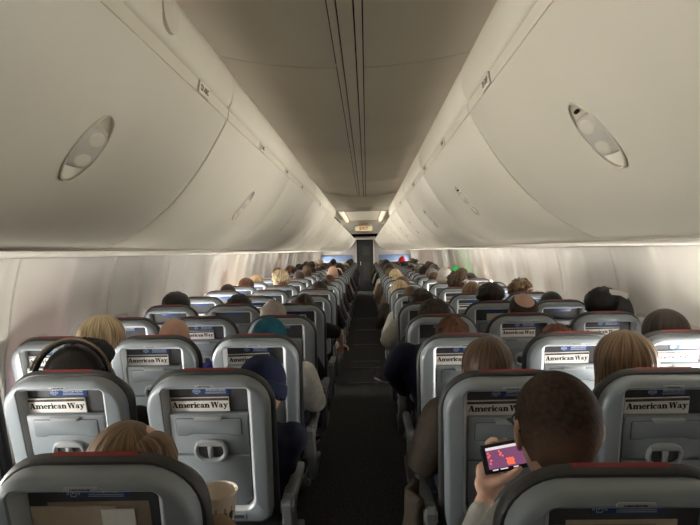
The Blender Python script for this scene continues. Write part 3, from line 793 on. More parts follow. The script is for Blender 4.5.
def build_body(key, p):
    """one continuous body plus fitted shirt and trousers; returns the meshes and the head frame"""
    if key in CACHE: return CACHE[key]
    lean = p.get('lean', 0.0); crown = p.get('crown', 1.215); hs = p.get('hs', 1.0); hy = p.get('hy', .262); hx = p.get('hx', lean*1.12)
    hc = Vector((hx, hy, crown-.117*hs)); HM = head_matrix(hc, p.get('yaw', 0), p.get('pitch', 0), p.get('roll', 0), hs)
    zsh = p.get('zsh', crown-.262); broad = p.get('broad', 1.0); vox = p.get('vox', .011)
    b = MB(); s = MB(); t = MB()
    b.loft(torso_rings(lean, zsh, 0, broad)); s.loft(torso_rings(lean, zsh+.004, .013, broad)[1:])
    head_prims(b, HM)
    nb = Vector((lean, .276, zsh-.02)); nt = hc+Vector((0, -.018, -.045))
    b.tube([nb, nb.lerp(nt, .5), nt], [.062*hs, .056*hs, .058*hs], 0, 14)
    s.tube([nb+Vector((0, 0, -.02)), nb.lerp(nt, .22)], [.082, .064], 0, 14)
    for sd, k in ((-1, 'L'), (1, 'R')):
        a = dict(DEF_ARM); a.update(p.get(k, {}))
        mir = (lambda v: (v[0]*sd, v[1], v[2])) if not p.get(k, {}).get('abs') else (lambda v: v)
        sh = Vector((lean*.92+sd*.165*broad, .287, zsh-.038)); el = Vector(mir(a['el'])); wr = Vector(mir(a['wr']))
        ap = arm_pts(sh, el, wr)
        b.tube(ap, [.050, .044, .039, .038, .026], 0, 12)
        sr = a.get('sr', 1.0)
        if a.get('sleeve', 1) > .9: s.tube(ap[:-1]+[ap[3].lerp(ap[4], a.get('cuff', .82))], [.064*sr, .060*sr, .054*sr, .050*sr, .040*sr], 0, 12)
        else: s.tube([ap[0], ap[1], ap[1].lerp(ap[2], .45)], [.064, .060, .058], 0, 12)
        if a.get('fingers'):
            for pts, rad in a['fingers']: b.tube(pts, rad, 0, 10)
            for c, r, rot in a.get('palm', []): b.ell(c, r, 0, 16, 10, rot)
        else:
            hn = a['hn']; hf = a['hf']
            hand(b, wr, mir(hf), mir(hn) if p.get(k, {}).get('abs') is None else hn, a.get('thumb', -sd if True else 1), a.get('curl', 30))
        L = [Vector((sd*.085, .40, .565)), Vector((sd*.11, .60, .572)), Vector((sd*.115, .775, .545)), Vector((sd*.115, .80, .33)), Vector((sd*.115, .815, .10))]
        if 'knee' in p: L = [Vector(q) if sd > 0 or p.get('kneeside') != 1 else q for q in L]
        b.tube(L, [.082, .070, .054, .050, .034], 0, 12); t.tube(L, [.094, .083, .066, .062, .052], 0, 12)
        b.tube([(sd*.115, .80, .055), (sd*.12, .86, .045), (sd*.123, .93, .03)], [.034, .034, .024], 0, 10)
    t.loft(torso_rings(0, .965, .014)[:4])
    bm = remesh(b, 'body '+key, [], vox, 3, .5); sm = remesh(s, 'shirt '+key, [], max(vox, .012), 5, .5); tm = remesh(t, 'trousers '+key, [], .016, 3, .5)
    for me in (bm, sm, tm): me.materials.append(SK[0])
    CACHE[key] = (bm, sm, tm, HM); return CACHE[key]

# ------------------------------------------------------------------ hair and hats, in the head's own frame
def strands(mb, rows, k=26, amp=.02, seed=1, mi=0):
    """closed loft of (z, cy, rx, ry[, cx]) rows with lock-like ridges"""
    rnd = random.Random(seed); ph = [rnd.uniform(0, 6.3) for _ in range(4)]; n = 84; rs = []
    for q, row in enumerate(rows):
        z, cy, rx, ry = row[:4]; cx = row[4] if len(row) > 4 else 0; rg = []
        for i in range(n):
            t = 2*math.pi*i/n
            d = 1+amp*(math.sin(k*t+ph[0]+.4*q*.5)*.6+math.sin((k*.6//1)*t+ph[1]+.25*q)*.6+.5*math.sin(5*t+ph[2]))*min(1, q/3)
            rg.append((cx+rx*d*math.cos(t), cy+ry*d*math.sin(t), z+.006*math.sin(7*t+ph[3])*(q == len(rows)-1)))
        rs.append(rg)
    mb.loft(rs, mi)
def cap_rows(zl, g=0.0, back=-.018, n=11):
    rows = []
    for q in range(n):
        z = .120+g-(.120+g-zl)*((q/(n-1))**1.6) if q else .1195+g
        u = max(0, 1-((z-.026)/(.094+g))**2) if z > .026 else max(.2, 1-((z-.026)/.19)**2)
        r = math.sqrt(u); rows.append((z, back, max(.006, (.081+g)*r), max(.008, (.098+g)*r)))
    return rows
def h_short(mb): strands(mb, cap_rows(-.045, .004, -.022), 40, .012, 3)
def h_shortwide(mb): strands(mb, cap_rows(-.055, .016, -.024), 34, .018, 5)
def h_buzz(mb):
    rows = []
    for z, cy, rx, ry in cap_rows(-.060, .0012, -.0175, 14):
        k = 1.0 if z > .0 else 1-.26*min(1, -z/.06)**1.5
        rows.append((z, cy, rx*k, ry*k))
    strands(mb, rows, 60, .0012, 3)
def h_long(mb):
    strands(mb, cap_rows(-.01, .010, -.024, 9)+[(-.05, -.034, .092, .093), (-.10, -.040, .096, .085), (-.15, -.045, .097, .074), (-.20, -.048, .092, .062), (-.235, -.05, .080, .048)], 29, .028, 8)
def h_long_wide(mb):
    strands(mb, cap_rows(-.01, .022, -.024, 9)+[(-.05, -.034, .108, .098), (-.10, -.040, .112, .088), (-.15, -.045, .110, .074), (-.20, -.048, .104, .062), (-.24, -.05, .088, .048)], 27, .03, 9)
def h_part(mb):
    # parted mass on the left and a second, lower mass gathered to the right
    strands(mb, [(z, cy, rx*.98, ry, -.022) for z, cy, rx, ry in cap_rows(-.04, .010, -.024, 9)]+[(-.10, -.036, .082, .082, -.02), (-.16, -.04, .07, .06, -.02)], 25, .03, 4)
    strands(mb, [(.100, -.03, .008, .01, .05), (.096, -.03, .03, .04, .05), (.080, -.032, .050, .062, .052), (.04, -.034, .062, .072, .054), (-.03, -.04, .066, .07, .05), (-.10, -.045, .058, .058, .045), (-.15, -.05, .04, .04, .04)], 21, .035, 6)
def h_bun(mb):
    strands(mb, cap_rows(-.05, .004, -.02), 36, .014, 3); mb.ell((0, -.06, .115), (.036, .036, .030), 0, 18, 12)
def blob(rx, ry, rz, cz, cy, amp, seed, sc):
    def f(mb):
        from mathutils import noise
        nu, nv = 44, 30; rs = []
        for j in range(1, nv):
            t = math.pi*j/nv; rg = []
            for i in range(nu):
                p = 2*math.pi*i/nu; d = Vector((math.sin(t)*math.cos(p), math.sin(t)*math.sin(p), -math.cos(t)))
                k = 1+amp*noise.noise(d*sc+Vector((seed, 0, 0)))+amp*.5*noise.noise(d*sc*2.3+Vector((seed, 4, 0)))
                rg.append((rx*k*d.x, cy+ry*k*d.y, cz+rz*k*d.z))
            rs.append(rg)
        mb.loft(rs, 0)
    return f
h_curly = blob(.108, .112, .098, .022, -.034, .22, 3, 5)
h_bushy = blob(.104, .112, .088, .032, -.034, .10, 9, 5)
h_afro = blob(.112, .116, .104, .022, -.036, .07, 6, 6)
h_tuft = blob(.086, .098, .088, .035, -.022, .16, 12, 7)
def h_fringe(mb):
    # ring of hair round a bald crown
    rs = []; n = 48
    for z, g in ((.082, -.004), (.078, .006), (.05, .0095), (.0, .0095), (-.045, .006), (-.06, -.004)):
        u = math.sqrt(max(.05, 1-((z-.028)/.0885)**2)) if z > .028 else math.sqrt(1-((z-.028)/.16)**2)
        rs.append([((.077*u+g)*math.cos(2*math.pi*i/n)*(1+.01*math.sin(17*i)), -.024+(.095*u+g)*math.sin(2*math.pi*i/n), z+.008*math.sin(2*math.pi*i/n)) for i in range(n)])
    rs2 = [[(x*.9, (y+.024)*.9-.024, z) for x, y, z in r] for r in reversed(rs)]
    mb.loft(rs+rs2+[rs[0]], 0, False, False)
def h_beanie(mb):
    rows = cap_rows(-.035, .012, -.016, 10)
    strands(mb, rows, 46, .008, 2)
    z = [(-.035, .014), (-.033, .020), (-.01, .0225), (.018, .020), (.022, .012)]
    n = 60
    mb.loft([[((.081+g)*math.cos(2*math.pi*i/n)*(1+.004*math.sin(30*2*math.pi*i/n)), -.016+(.098+g)*math.sin(2*math.pi*i/n), zz) for i in range(n)] for zz, g in z]+[[((.075)*math.cos(2*math.pi*i/n), -.016+.092*math.sin(2*math.pi*i/n), -.034) for i in range(n)]], 0, False, False)
def h_cap(mb):
    rows = cap_rows(.0, .009, -.014, 10); strands(mb, rows, 6, .006, 2)
    rs = []
    for q in range(9):
        x = -.075+.15*q/8; e = math.sqrt(max(0, 1-(x/.08)**2)); rs.append([(x, .06, .006), (x, .075+.085*e, -.006-.012*(x/.08)**2), (x, .075+.085*e, -.010-.012*(x/.08)**2), (x, .06, -.002)])
    mb.loft(rs, 0); mb.ell((0, -.014, .130), (.008, .008, .004), 0, 10, 6)
HAIRFN = {'short': h_short, 'wide': h_shortwide, 'buzz': h_buzz, 'long': h_long, 'longwide': h_long_wide, 'part': h_part, 'bun': h_bun, 'curly': h_curly,
          'bushy': h_bushy, 'afro': h_afro, 'tuft': h_tuft, 'fringe': h_fringe, 'beanie': h_beanie, 'cap': h_cap}
def objmat(o, m):
    o.material_slots[0].link = 'OBJECT'; o.material_slots[0].material = m
DUMMY = SK[0]
def add_hair(root, HM, style, m, key=None):
    nm = {'beanie': 'beanie', 'cap': 'cap'}.get(style, 'hair')
    h = part(nm, 'hair '+style, [DUMMY], root, HAIRFN[style], angle=180); h.matrix_local = HM; objmat(h, m)
    if style in ('beanie', 'cap'):
        h2 = part('hair', 'hair buzz', [DUMMY], root, HAIRFN['buzz'], angle=180); h2.matrix_local = HM @ Matrix.Scale(1.01, 4); objmat(h2, H['dark'])
    return h
def add_eyes(root, HM):
    for s in (-1, 1):
        e = part('eye', 'eye', [M['paper'], M['black']], root, lambda mb: (mb.ell((0, 0, 0), (.0125, .0125, .0125), 0, 14, 10), mb.ell((0, .0095, 0), (.005, .004, .005), 1, 10, 6)))
        e.matrix_local = HM @ Matrix.Translation((s*.031, .079, .002))
GENERIC = {'g1': dict(crown=1.215, vox=.012), 'g2': dict(crown=1.205, lean=.03, yaw=-10, vox=.012), 'g3': dict(crown=1.22, lean=-.03, yaw=12, pitch=-8, vox=.012),
           'gR': dict(crown=1.215, lean=.02, R=dict(el=(.262, .33, .72), wr=(.22, .50, .70), hf=(-.2, .95, -.1)), vox=.012),
           'gL': dict(crown=1.215, lean=-.02, L=dict(el=(.262, .33, .72), wr=(.22, .50, .70), hf=(-.2, .95, -.1)), vox=.012)}
def person(r, s, label, hair, hm, shirt, skin=0, key='g1', pose=None, crown=None, dx=0.0, dy=0.0, group=None, yaw=0, trousers='denim', eyes=False):
    p = pose or GENERIC[key]
    bm, sm, tm, HM = build_body(key, p)
    k = 1.0 if crown is None or pose else crown/p['crown']
    o = link('person', bm, None, (SEATX[s]+dx, rowy(r, s)+dy, 0)); objmat(o, SK[skin])
    o.scale = (1, 1, k)
    tag(o, label, 'person', group)
    sh = link('shirt', sm, o); objmat(sh, C[shirt])
    tr = link('trousers', tm, o); objmat(tr, C[trousers])
    if hair: add_hair(o, HM, hair, H.get(hm) or C.get(hm))
    if eyes: add_eyes(o, HM)
    return o, HM

# --- the man with the phone (first row, right aisle)
PH = Vector((-.060, .575, .951)); rv = Vector((math.cos(R(9)), .06, math.sin(R(9)))).normalized()
uv = Vector((-.15, .20, .97)); uv = (uv-rv*uv.dot(rv)).normalized(); nv = rv.cross(uv)     # nv points at the viewer
def phl(a, b, c): return tuple(PH+rv*a+uv*b+nv*c)
fing = [
    ([phl(-.062, -.022, -.030), phl(-.055, .012, -.024), phl(-.047, .044, -.014), phl(-.036, .0515, -.002), phl(-.026, .0475, .006)], [.0115, .0108, .0100, .0092, .0078]),
    ([phl(-.044, -.024, -.032), phl(-.030, .010, -.028), phl(-.012, .034, -.020), phl(.004, .040, -.015)], [.0115, .0108, .0098, .008]),
    ([phl(-.032, -.028, -.032), phl(-.010, .0, -.028), phl(.012, .015, -.021), phl(.028, .018, -.016)], [.011, .0102, .0094, .0078]),
    ([phl(-.026, -.040, -.030), phl(-.002, -.020, -.027), phl(.018, -.014, -.021), phl(.032, -.012, -.017)], [.010, .0092, .0084, .0072]),
    ([phl(-.070, -.070, -.012), phl(-.045, -.062, .002), phl(-.018, -.052, .010), phl(.004, -.043, .0125), phl(.020, -.036, .0115)], [.0155, .0150, .0125, .0108, .0088])]
wr = Vector(phl(-.092, -.112, -.022))
pl_rot = Matrix((rv*.80+uv*.6, -rv*.6+uv*.80, nv)).transposed()
MAN = dict(crown=1.262, hs=1.06, hx=-.046, lean=.035, broad=.93, zsh=.955, yaw=1, pitch=-10, vox=.0062, hy=.245,
           L=dict(abs=True, el=(-.222, .42, .70), wr=tuple(wr), fingers=fing, sr=.92, cuff=.72,
                  palm=[(phl(-.062, -.052, -.022), (.034, .050, .019), Matrix.Rotation(0, 3, 'Z') @ pl_rot), (phl(-.080, -.078, -.020), (.029, .040, .020), pl_rot)]))
o, HM = person(1, 'D', 'man with a buzz cut in light grey sweatshirt holding up a phone', 'buzz', 'buzz', 'grey', 0, 'man', MAN, eyes=True)
def glasses(mb):
    for s in (-1, 1):
        mb.tube([(s*.082, -.03, .002), (s*.086, .0, .014), (s*.079, .07, .012), (s*.060, .100, .010)], .0022, 0, 8)
        mb.tube([(s*.034+.024*math.cos(2*math.pi*k/16), .110, .004+.02*math.sin(2*math.pi*k/16)) for k in range(17)], .0018, 0, 6, caps=False)
    mb.tube([(-.009, .112, .008), (.009, .112, .008)], .0018, 0, 6)
g = part('eyeglasses', 'glasses', [M['black']], o, glasses); g.matrix_local = HM
MANO = Vector((SEATX['D'], rowy(1, 'D'), 0))
ph = link('phone', None); ph.matrix_world = Matrix(((rv.x, uv.x, nv.x, PH.x+MANO.x), (rv.y, uv.y, nv.y, PH.y+MANO.y), (rv.z, uv.z, nv.z, PH.z), (0, 0, 0, 1)))
tag(ph, "black phone with a glowing pink and red screen in the man's left hand", 'phone')
part('phone_body', 'phbody', [M['phone']], ph, lambda mb: mb.box((0, 0, 0), (.158, .080, .009), 0, .004))
sc = part('screen', 'phscreen', [M['screen']], ph, lambda mb: mb.box((0, .002, .0046), (.130, .058, .0008), 0, 0), angle=10)
part('screen_bar', 'phbar', [M['scr_white']], sc, lambda mb: mb.box((-.010, .0275, .0051), (.110, .0075, .0004)))
part('screen_badge', 'phbadge', [M['scr_red']], sc, lambda mb: mb.box((.056, .0255, .0052), (.018, .0115, .0004)))
def dots(mb):
    rnd = random.Random(5)
    P = [(-.060, .016), (-.056, .010), (-.061, .006), (-.055, -.004), (-.058, -.012), (-.028, .017), (-.024, .012), (-.027, .008), (-.020, .004)]
    for i in range(4):
        for j in range(4): P.append((-.010+i*.0055+(j % 2)*.002, -.006-j*.0048))
    for x, y in P: mb.tube([(x, y, .0050), (x, y, .0054)], .0029, 0, 10, caps=True)
part('screen_dots', 'phdots', [M['scr_dot']], sc, dots)
part('screen_panel', 'phpanel', [M['phone']], sc, lambda mb: mb.box((.054, -.006, .0051), (.020, .046, .0004)))
def cap_(mb):
    for x0, w in ((-.052, .016), (-.030, .022), (.008, .014), (.052, .012)): mb.box((x0+w/2-.004, -.0305, .0050), (w, .0030, .0004))
    for k in range(3): mb.box((.054, .012-.010*k, .0054), (.014, .004, .0003))
part('screen_caption', 'phcap', [M['scr_white']], sc, cap_)

# --- near passengers
CUPR = dict(abs=True, el=(.185, .325, .68), wr=(.135, .445, .680), hf=(-.25, .9, .25), hn=(-.95, -.2, 0), curl=55, thumb=-1)
person(1, 'C', 'brown-haired passenger in the nearest left seat, only the parted hair showing', 'part', 'lightbrown', 'tan', 0, 'hairwoman', dict(crown=1.13, hs=.94, lean=.0, hx=-.015, hy=.262, vox=.009, R=CUPR), eyes=True)
person(2, 'C', 'passenger in a navy beanie and navy sweater leaning towards the aisle', 'beanie', 'beanie', 'navy', 1, 'beanieman',
       dict(crown=1.115, lean=.09, hx=.128, hy=.33, yaw=-18, pitch=-22, vox=.008, R=dict(el=(.215, .33, .735), wr=(.196, .43, .60), hf=(-.02, .35, -.9), hn=(-1, 0, 0)),
            L=dict(el=(.12, .36, .70))), eyes=True)
o, HM2 = person(2, 'B', 'passenger in a black cap wearing large dark headphones, left middle seat', 'cap', 'black', 'black', 1, 'headphones',
       dict(crown=1.185, lean=-.04, hx=-.095, hy=.262, hs=1.2, yaw=15, vox=.009, broad=1.05), eyes=True)
def headset(mb):
    pts = [(.112*math.cos(R(a)), -.035, .012+.132*math.sin(R(a))) for a in range(-8, 189, 14)]
    mb.tube(pts, [.015]*len(pts), 0, 10, flat=.55)
    pts2 = [(.121*math.cos(R(a)), -.051, .012+.142*math.sin(R(a))) for a in range(20, 161, 10)]
    mb.tube(pts2, .0035, 1, 6)
    for s in (-1, 1): mb.ell((s*.100, -.02, .0), (.028, .046, .052), 0, 18, 12)
hs_ = part('headphones', 'headset', [M['phone'], C['tan']], o, headset); hs_.matrix_local = HM2
hd = part('hood', 'hood', [C['black']], o, blob(.085, .10, .060, .055, .05, .12, 2, 4), angle=180); hd.matrix_local = HM2 @ Matrix.Translation((.012, .05, .014))
person(2, 'D', 'brown-haired passenger in a brown jacket with one arm over the aisle armrest', 'long', 'brown', 'brown', 0, 'jacketwoman',
       dict(crown=1.205, lean=-.015, hx=-.02, hy=.27, vox=.009, L=dict(el=(.248, .33, .735), wr=(.20, .52, .70), sr=1.35)), eyes=True)
person(2, 'E', 'light brown haired passenger at the right edge, long hair over the seat top', 'longwide', 'lightbrown', 'charcoal', 0, 'lightbrown', dict(crown=1.21, lean=-.02, hx=-.02, hy=.275, vox=.009), eyes=True)
person(3, 'A', 'blond passenger in a pink top turned towards the aisle, left window seat', 'longwide', 'blond', 'pink', 0, 'blond', dict(crown=1.20, lean=.12, hx=.14, hy=.27, yaw=-45, vox=.009), eyes=True)
person(3, 'B', 'bald man in a bright blue shirt, left middle seat', None, None, 'blue', 0, 'bald', dict(crown=1.20, lean=.02, hx=.02, hy=.262, vox=.009, broad=1.1, R=dict(el=(.235, .32, .72))), eyes=True)
person(3, 'C', 'passenger in a teal beanie and white shirt, left aisle seat', 'beanie', 'teal', 'white', 1, 'tealhat',
       dict(crown=1.185, lean=.045, hx=.03, hy=.262, vox=.009, R=dict(el=(.262, .33, .715), wr=(.22, .49, .68), hf=(-.2, .9, -.1), sr=1.12)), eyes=True)
person(3, 'D', 'auburn-haired passenger in a navy sweater leaning far into the aisle', 'tuft', 'auburn', 'navy', 0, 'navylean',
       dict(crown=1.185, zsh=1.02, lean=-.10, hx=-.02, hy=.30, vox=.009, broad=1.05, L=dict(el=(.315, .37, .90), wr=(.25, .52, .75), sr=1.3)), eyes=True)
person(3, 'E', 'passenger whose reddish blond curls just top a brightly lit seat', 'tuft', 'auburn', 'rust', 0, 'curl', dict(crown=1.145, vox=.011), eyes=True)
person(3, 'F', 'dark-haired passenger at the right wall, behind a bright seat', 'longwide', 'dark', 'black', 0, 'darkF', dict(crown=1.195, lean=.03, hx=.045, hy=.27, vox=.011), eyes=True)
person(4, 'C', 'passenger in a grey beige baseball cap on the left side', 'cap', 'beige', 'black', 1, 'capman', dict(crown=1.205, lean=-.08, hx=-.085, vox=.011), eyes=True)
person(4, 'D', 'dark-haired passenger in the right aisle seat, fourth row', 'bushy', 'dark', 'black', 1, 'd4', dict(crown=1.215, lean=-.02, vox=.011), eyes=True)
person(4, 'E', 'balding passenger with dark hair ringing a bare crown', 'fringe', 'dark', 'charcoal', 0, 'e4', dict(crown=1.25, hx=.055, lean=.03, pitch=22, hs=1.06, vox=.010), eyes=True)
o, HM3 = person(4, 'F', 'black-haired passenger beside the dark jacket hung at the right wall', 'afro', 'black', 'black', 1, 'f4', dict(crown=1.27, hx=.06, lean=.03, vox=.011), eyes=True)
person(5, 'A', 'passenger with a rounded black afro, left window seat', 'afro', 'black', 'black', 2, 'a5', dict(crown=1.225, hx=-.02, vox=.011), eyes=True)
person(5, 'B', 'passenger with short black hair, left middle seat, fifth row', 'bushy', 'black', 'charcoal', 2, 'b5', dict(crown=1.20, vox=.011), eyes=True)
person(5, 'C', 'dark-haired passenger in black with a bare forearm over the left aisle armrest', 'short', 'dark', 'black', 0, 'c5',
       dict(crown=1.195, vox=.009, lean=.03, R=dict(el=(.315, .31, .86), wr=(.32, .47, .74), hf=(-.2, .8, -.5), sleeve=.4)), eyes=True)
person(5, 'D', 'dark brown haired passenger in a pale grey sweater, right aisle seat', 'bushy', 'dark', 'lightgrey', 0, 'd5', dict(crown=1.225, lean=-.04, hx=-.03, vox=.010, L=dict(el=(.30, .32, .80), wr=(.24, .50, .72), sr=1.2)), eyes=True)
person(5, 'E', 'passenger with a big bushy dark brown head of hair, right middle seat', 'bushy', 'dark', 'black', 0, 'e5', dict(crown=1.265, hs=1.08, hx=.02, vox=.011), eyes=True)
person(5, 'F', 'dark-haired passenger low in the right window seat, fifth row', 'short', 'black', 'black', 1, 'f5', dict(crown=1.185, vox=.011), eyes=True)
GG = 'seated passengers seen from behind'
FAR = [  # row, seat, hair, colour, shirt, skin, crown, dx, text
    (6, 'D', 'short', 'brown', 'lightgrey', 0, 1.195, -.02, 'brown-haired passenger'), (6, 'E', 'wide', 'lightbrown', 'tan', 0, 1.215, 0, 'light brown haired passenger'),
    (6, 'F', 'curly', 'lightbrown', 'charcoal', 0, 1.245, .0, 'curly light brown haired passenger'), (7, 'A', 'short', 'dark', 'navy', 1, 1.195, 0, 'dark-haired passenger'),
    (7, 'C', 'wide', 'dark', 'black', 0, 1.195, 0, 'dark-haired passenger'), (7, 'D', 'wide', 'blond', 'brown', 0, 1.20, -.08, 'blond passenger'),
    (7, 'E', 'curly', 'brown', 'charcoal', 0, 1.30, .02, 'tall curly-haired passenger'), (8, 'A', 'wide', 'auburn', 'rust', 0, 1.215, 0, 'reddish brown haired passenger'),
    (8, 'B', 'curly', 'blond', 'tan', 0, 1.315, 0, 'tall blond passenger'), (8, 'E', 'beanie', 'lightgrey', 'grey', 0, 1.30, 0, 'passenger in a grey knit hat'),
    (8, 'D', 'wide', 'brown', 'tan', 0, 1.20, 0, 'brown-haired passenger'), (8, 'C', 'short', 'dark', 'charcoal', 1, 1.19, 0, 'dark-haired passenger'),
    (9, 'A', 'wide', 'blond', 'white', 0, 1.22, 0, 'bright blond passenger'), (9, 'C', 'short', 'auburn', 'brown', 0, 1.21, 0, 'reddish-haired passenger'),
    (10, 'C', None, None, 'charcoal', 0, 1.315, 0, 'tall bald passenger'), (10, 'B', 'short', 'dark', 'black', 0, 1.24, 0, 'dark-haired passenger'),
    (11, 'B', 'short', 'brown', 'navy', 0, 1.25, 0, 'brown-haired passenger'), (10, 'D', 'wide', 'blond', 'charcoal', 0, 1.24, 0, 'pale blond passenger'),
    (11, 'D', 'short', 'lightbrown', 'tan', 0, 1.24, -.05, 'light brown haired passenger'), (11, 'F', 'cap', 'green', 'green', 0, 1.25, 0, 'passenger in a bright green cap'),
    (12, 'D', 'wide', 'dark', 'white', 1, 1.29, -.04, 'dark-haired passenger in white'), (14, 'D', 'wide', 'black', 'black', 1, 1.33, -.03, 'black-haired passenger'),
    (18, 'E', 'cap', 'red', 'red', 0, 1.36, -.05, 'passenger in a bright red cap'), (9, 'E', 'tuft', 'brown', 'charcoal', 0, 1.22, 0, 'brown-haired passenger'),
    (10, 'F', 'wide', 'brown', 'tan', 0, 1.24, -.02, 'brown-haired passenger'), (13, 'A', 'wide', 'auburn', 'rust', 0, 1.26, 0, 'auburn-haired passenger'),
    (12, 'C', None, None, 'tan', 0, 1.24, 0, 'bald passenger'), (13, 'C', 'wide', 'black', 'black', 1, 1.29, 0, 'black-haired passenger')]
done = {(f[0], f[1]) for f in FAR} | {(6, 'A'), (6, 'B'), (6, 'C'), (7, 'B'), (7, 'F'), (9, 'B'), (8, 'F')}
rnd = random.Random(11)
TXT = {'brown': 'brown-haired', 'dark': 'dark-haired', 'black': 'black-haired', 'lightbrown': 'light brown haired', 'blond': 'blond', 'grey': 'grey-haired', 'auburn': 'auburn-haired'}
for r in range(9, 23):
    for s in 'ABCDEF':
        if (r, s) in done or rnd.random() > .78: continue
        hm = rnd.choice(['brown', 'dark', 'black', 'black', 'dark', 'lightbrown', 'grey', 'auburn', 'blond'])
        FAR.append((r, s, rnd.choice(['short', 'wide', 'wide', 'tuft', 'bushy']), hm, rnd.choice(['black', 'navy', 'charcoal', 'tan', 'brown', 'white', 'rust']), rnd.choice([0, 0, 1, 2]), rnd.uniform(1.19, 1.29), rnd.uniform(0, .03) if s == 'A' else rnd.uniform(-.03, 0) if s == 'F' else rnd.uniform(-.03, .03), TXT[hm]+' passenger'))
for n_, (r, s, hair, hm, shirt, skin, crown, dx, tx) in enumerate(FAR):
    key = {'C': 'gR', 'D': 'gL'}.get(s) or ('g1', 'g2', 'g3')[n_ % 3]
    person(r, s, '%s, %s, %s row' % (tx, WHERE[s], NUM[r]), hair, hm, shirt, skin, key, None, crown, dx, 0, GG)

# --- things people hold or have beside them
def b_cup(mb):
    n = 36; rs = []
    for z, r in ((0, .036), (.004, .039), (.145, .0565), (.148, .059), (.152, .060), (.155, .059), (.153, .0565), (.147, .0552), (.006, .0375)):
        rs.append([(r*math.cos(2*math.pi*i/n), r*math.sin(2*math.pi*i/n), z) for i in range(n)])
    mb.loft(rs, 0)
cup = link('paper_cup', None, None, (-.398, 1.50, .700)); tag(cup, 'white paper cup printed with small standing figures, beside the nearest left seat', 'cup')
part('cup_body', 'cup', [mat('cup paper', (.80, .72, .62), .4, .4, .03, 20)], cup, b_cup)
FIGM = [C['rust'], mat('print orange', (.80, .36, .05), .5), C['charcoal'], C['brown'], mat('print blue', (.08, .13, .45), .5), SK[1]]
def figure(a, tc, lc):
    def f(mb):
        # one connected silhouette: legs, body with arms, head
        W = [(.032, 5.5, lc), (.070, 5.5, lc), (.0701, 7, tc), (.076, 9.5, tc), (.100, 9, tc), (.104, 4, tc), (.1055, 2.5, 5), (.108, 3.6, 5), (.116, 3.4, 5), (.119, 1.5, 5)]
        vs = []
        for z, w_, _ in W:
            r = .039+(.0565-.039)*(z-.004)/.141+.0006
            for q in range(5):
                t_ = R(a-w_+2*w_*q/4); vs.append((r*math.cos(t_), r*math.sin(t_), z))
        for k_ in range(len(W)-1):
            for q in range(4):
                if k_ == 0 and q in (): continue
                mb.add([vs[k_*5+q], vs[k_*5+q+1], vs[k_*5+q+6], vs[k_*5+q+5]], [[0, 1, 2, 3]], W[k_+1][2])
    return f
for a, tc, lc in ((-152, 0, 2), (-128, 2, 3), (-104, 1, 4), (-78, 3, 2), (-50, 0, 4), (-25, 2, 3), (20, 1, 2), (90, 0, 3), (160, 3, 4)):
    part('printed_figure', 'fig%d' % a, FIGM, cup, figure(a, tc, lc))

# jacket hung by the right wall with a paper tag
jk = link('hanging_jacket', None, None, (1.645, rowy(4, 'F')+.20, 1.135)); tag(jk, 'dark grey jacket bundled against the right wall with a white paper tag', 'jacket')
def b_jk(mb):
    from mathutils import noise
    rs = []; n = 30
    for q in range(13):
        t = q/12; z = -.13+.24*t; rr_ = math.sin(math.pi*(.10+.86*t))**.6
        rs.append([((.082*rr_*math.cos(2*math.pi*i/n)+.02*(1-t))*(1+.10*noise.noise(Vector((math.cos(2*math.pi*i/n)*2, math.sin(2*math.pi*i/n)*2, t*4))))-.0, .095*rr_*math.sin(2*math.pi*i/n), z) for i in range(n)])
    mb.loft(rs, 0)
part('jacket_shell', 'jkshell', [C['charcoal']], jk, b_jk, angle=180)
tg = part('paper_tag', 'jktag', [M['paper']], jk, lambda mb: mb.loft([[(-.075, -.06, .10), (-.075, -.055, .135), (-.075, -.051, .135), (-.075, -.056, .10)], [(-.02, -.085, .095), (-.02, -.08, .125), (-.02, -.076, .125), (-.02, -.081, .095)], [(.022, -.085, .07), (.03, -.08, .105), (.03, -.076, .105), (.022, -.081, .07)]], 0))

# jacket hanging from the right aisle armrest into the aisle
def b_drape(mb):
    rs = []
    for q in range(12):
        t = q/11; z = .66-.42*t; o = []; inn = []
        for i in range(15):
            a = i/14; x = .0+.018*math.sin(a*9+2*t)+.02*t*math.sin(a*5); y = -.11+.22*a*(1-.25*t)+.02*math.sin(t*5+a*3)
            o.append((x-.014-.035*t, y, z+.012*math.sin(a*8)*t)); inn.append((x+.012-.03*t, y, z+.012*math.sin(a*8)*t))
        rs.append(o+inn[::-1])
    mb.loft(rs, 0)
dj = part('draped_jacket', 'drape', [C['brown']], None, b_drape, (.205, rowy(2, 'D')+.22, 0), angle=180)
tag(dj, 'brown cloth jacket hanging into the aisle below the brown sleeve on the right', 'jacket')
# sneaker poking into the aisle
sn = link('sneaker', None, None, (.205, 6.2, 0), (0, 0, R(-150))); tag(sn, 'grey sneaker with pale sole sticking into the aisle on the right', 'shoe')
def b_shoe(mb):
    rs = []
    for y, h, zt in ((-.135, .022, .05), (-.125, .034, .085), (-.07, .037, .10), (0, .040, .085), (.07, .047, .062), (.115, .044, .05), (.142, .026, .04)):
        rs.append([(h*math.cos(R(a)), y, .022+(zt-.022)*max(0, math.sin(R(a)))) for a in range(0, 181, 20)]+[(h*math.cos(R(a)), y, .022) for a in (150, 90, 30)])
    mb.loft(rs, 0)
def b_sole(mb):
    rs = []
    for y, h in ((-.140, .024), (-.128, .037), (-.07, .040), (0, .043), (.07, .050), (.118, .047), (.148, .028)):
        rs.append([(-h, y, 0), (h, y, 0), (h, y, .024), (-h, y, .024)])
    mb.loft(rs, 0)
part('shoe_upper', 'shoe', [C['charcoal']], sn, b_shoe); part('shoe_sole', 'sole', [C['beige']], sn, b_sole)
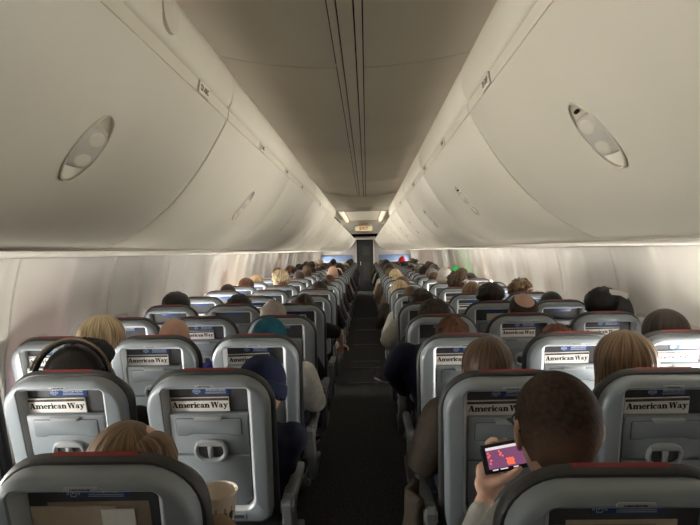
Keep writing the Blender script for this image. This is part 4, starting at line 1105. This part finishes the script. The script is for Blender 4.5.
# ------------------------------------------------------------------ lights, world, camera
def area(name, loc, rot, sx, sy, e, col=(1, .93, .82)):
    l = bpy.data.lights.new(name, 'AREA'); l.shape = 'RECTANGLE'; l.size = sx; l.size_y = sy; l.energy = e; l.color = col
    o = bpy.data.objects.new(name, l); COL.objects.link(o); o.location = loc; o.rotation_euler = rot; return o
area('galley_light', (0, Y0+.25, 2.0), (R(70), 0, 0), 1.0, .3, 4)  # added fill from behind the viewer, standing for no known lamp
area('front_light', (0, 18.9, 1.95), (0, 0, 0), .5, 1.0, 1.2)
for sd in (-1, 1): area('cove_light', (sd*.95, 2.4, 2.08), (0, R(180-sd*20), 0), .12, 8.2, 5, (1, .92, .78))  # added unseen lamps above the bins to lift the ceiling and header
for sd, e in ((-1, 2.2), (1, 4.0)): area('sidewall_light', (sd*1.60, 5.0, 1.525), (0, R(-sd*18), 0), .05, 9.0, e, (1, .93, .82))  # added wash to brighten both sidewalls, the right one more
# added narrow lamps beside the walls, throwing bright patches on the opposite sidewall
for sd, yw, yt, zt, e in ((-1, 3.33, 3.30, 1.32, 1.5), (-1, 2.31, 2.75, 1.30, 1.2), (-1, 4.34, 4.75, 1.32, 1.0), (-1, 5.87, 6.2, 1.32, 1.0), (-1, 7.4, 7.7, 1.3, 1.0),
                          (1, 2.31, 2.85, 1.30, .9), (1, 4.85, 4.5, 1.32, .8), (1, 5.87, 6.1, 1.32, .9), (1, 6.9, 7.4, 1.3, 1.0)):
    p = Vector((sd*1.74, yw, 1.02)); d = Vector((-sd*1.70, yt, zt))-p
    o = area('window_beam', p, d.to_track_quat('-Z', 'Y').to_euler(), .20, .16, e, (1, .94, .84)); o.data.spread = R(26)
w = bpy.data.worlds.new('world'); SC.world = w; w.use_nodes = True
w.node_tree.nodes['Background'].inputs['Color'].default_value = (.5, .6, .75, 1); w.node_tree.nodes['Background'].inputs['Strength'].default_value = .02

cam = bpy.data.cameras.new('camera'); co = bpy.data.objects.new('camera', cam); COL.objects.link(co)
cam.sensor_width = 36; cam.lens = 36*526/700; cam.clip_start = .05
co.matrix_world = Matrix.Translation((CAMX, 0, CAMZ)) @ Matrix.Rotation(R(1.85), 4, 'Z') @ Matrix.Rotation(R(90-1.25), 4, 'X') @ Matrix.Rotation(R(-1.1), 4, 'Z')
SC.camera = co
SC.view_settings.view_transform = 'Standard'; SC.view_settings.look = 'None'
SC.view_settings.exposure = 0; SC.view_settings.gamma = 1
SC.cycles.use_denoising = True
SC.cycles.max_bounces = 8; SC.cycles.diffuse_bounces = 5; SC.cycles.glossy_bounces = 3
SC.cycles.sample_clamp_indirect = 4
SC.cycles.use_light_tree = True
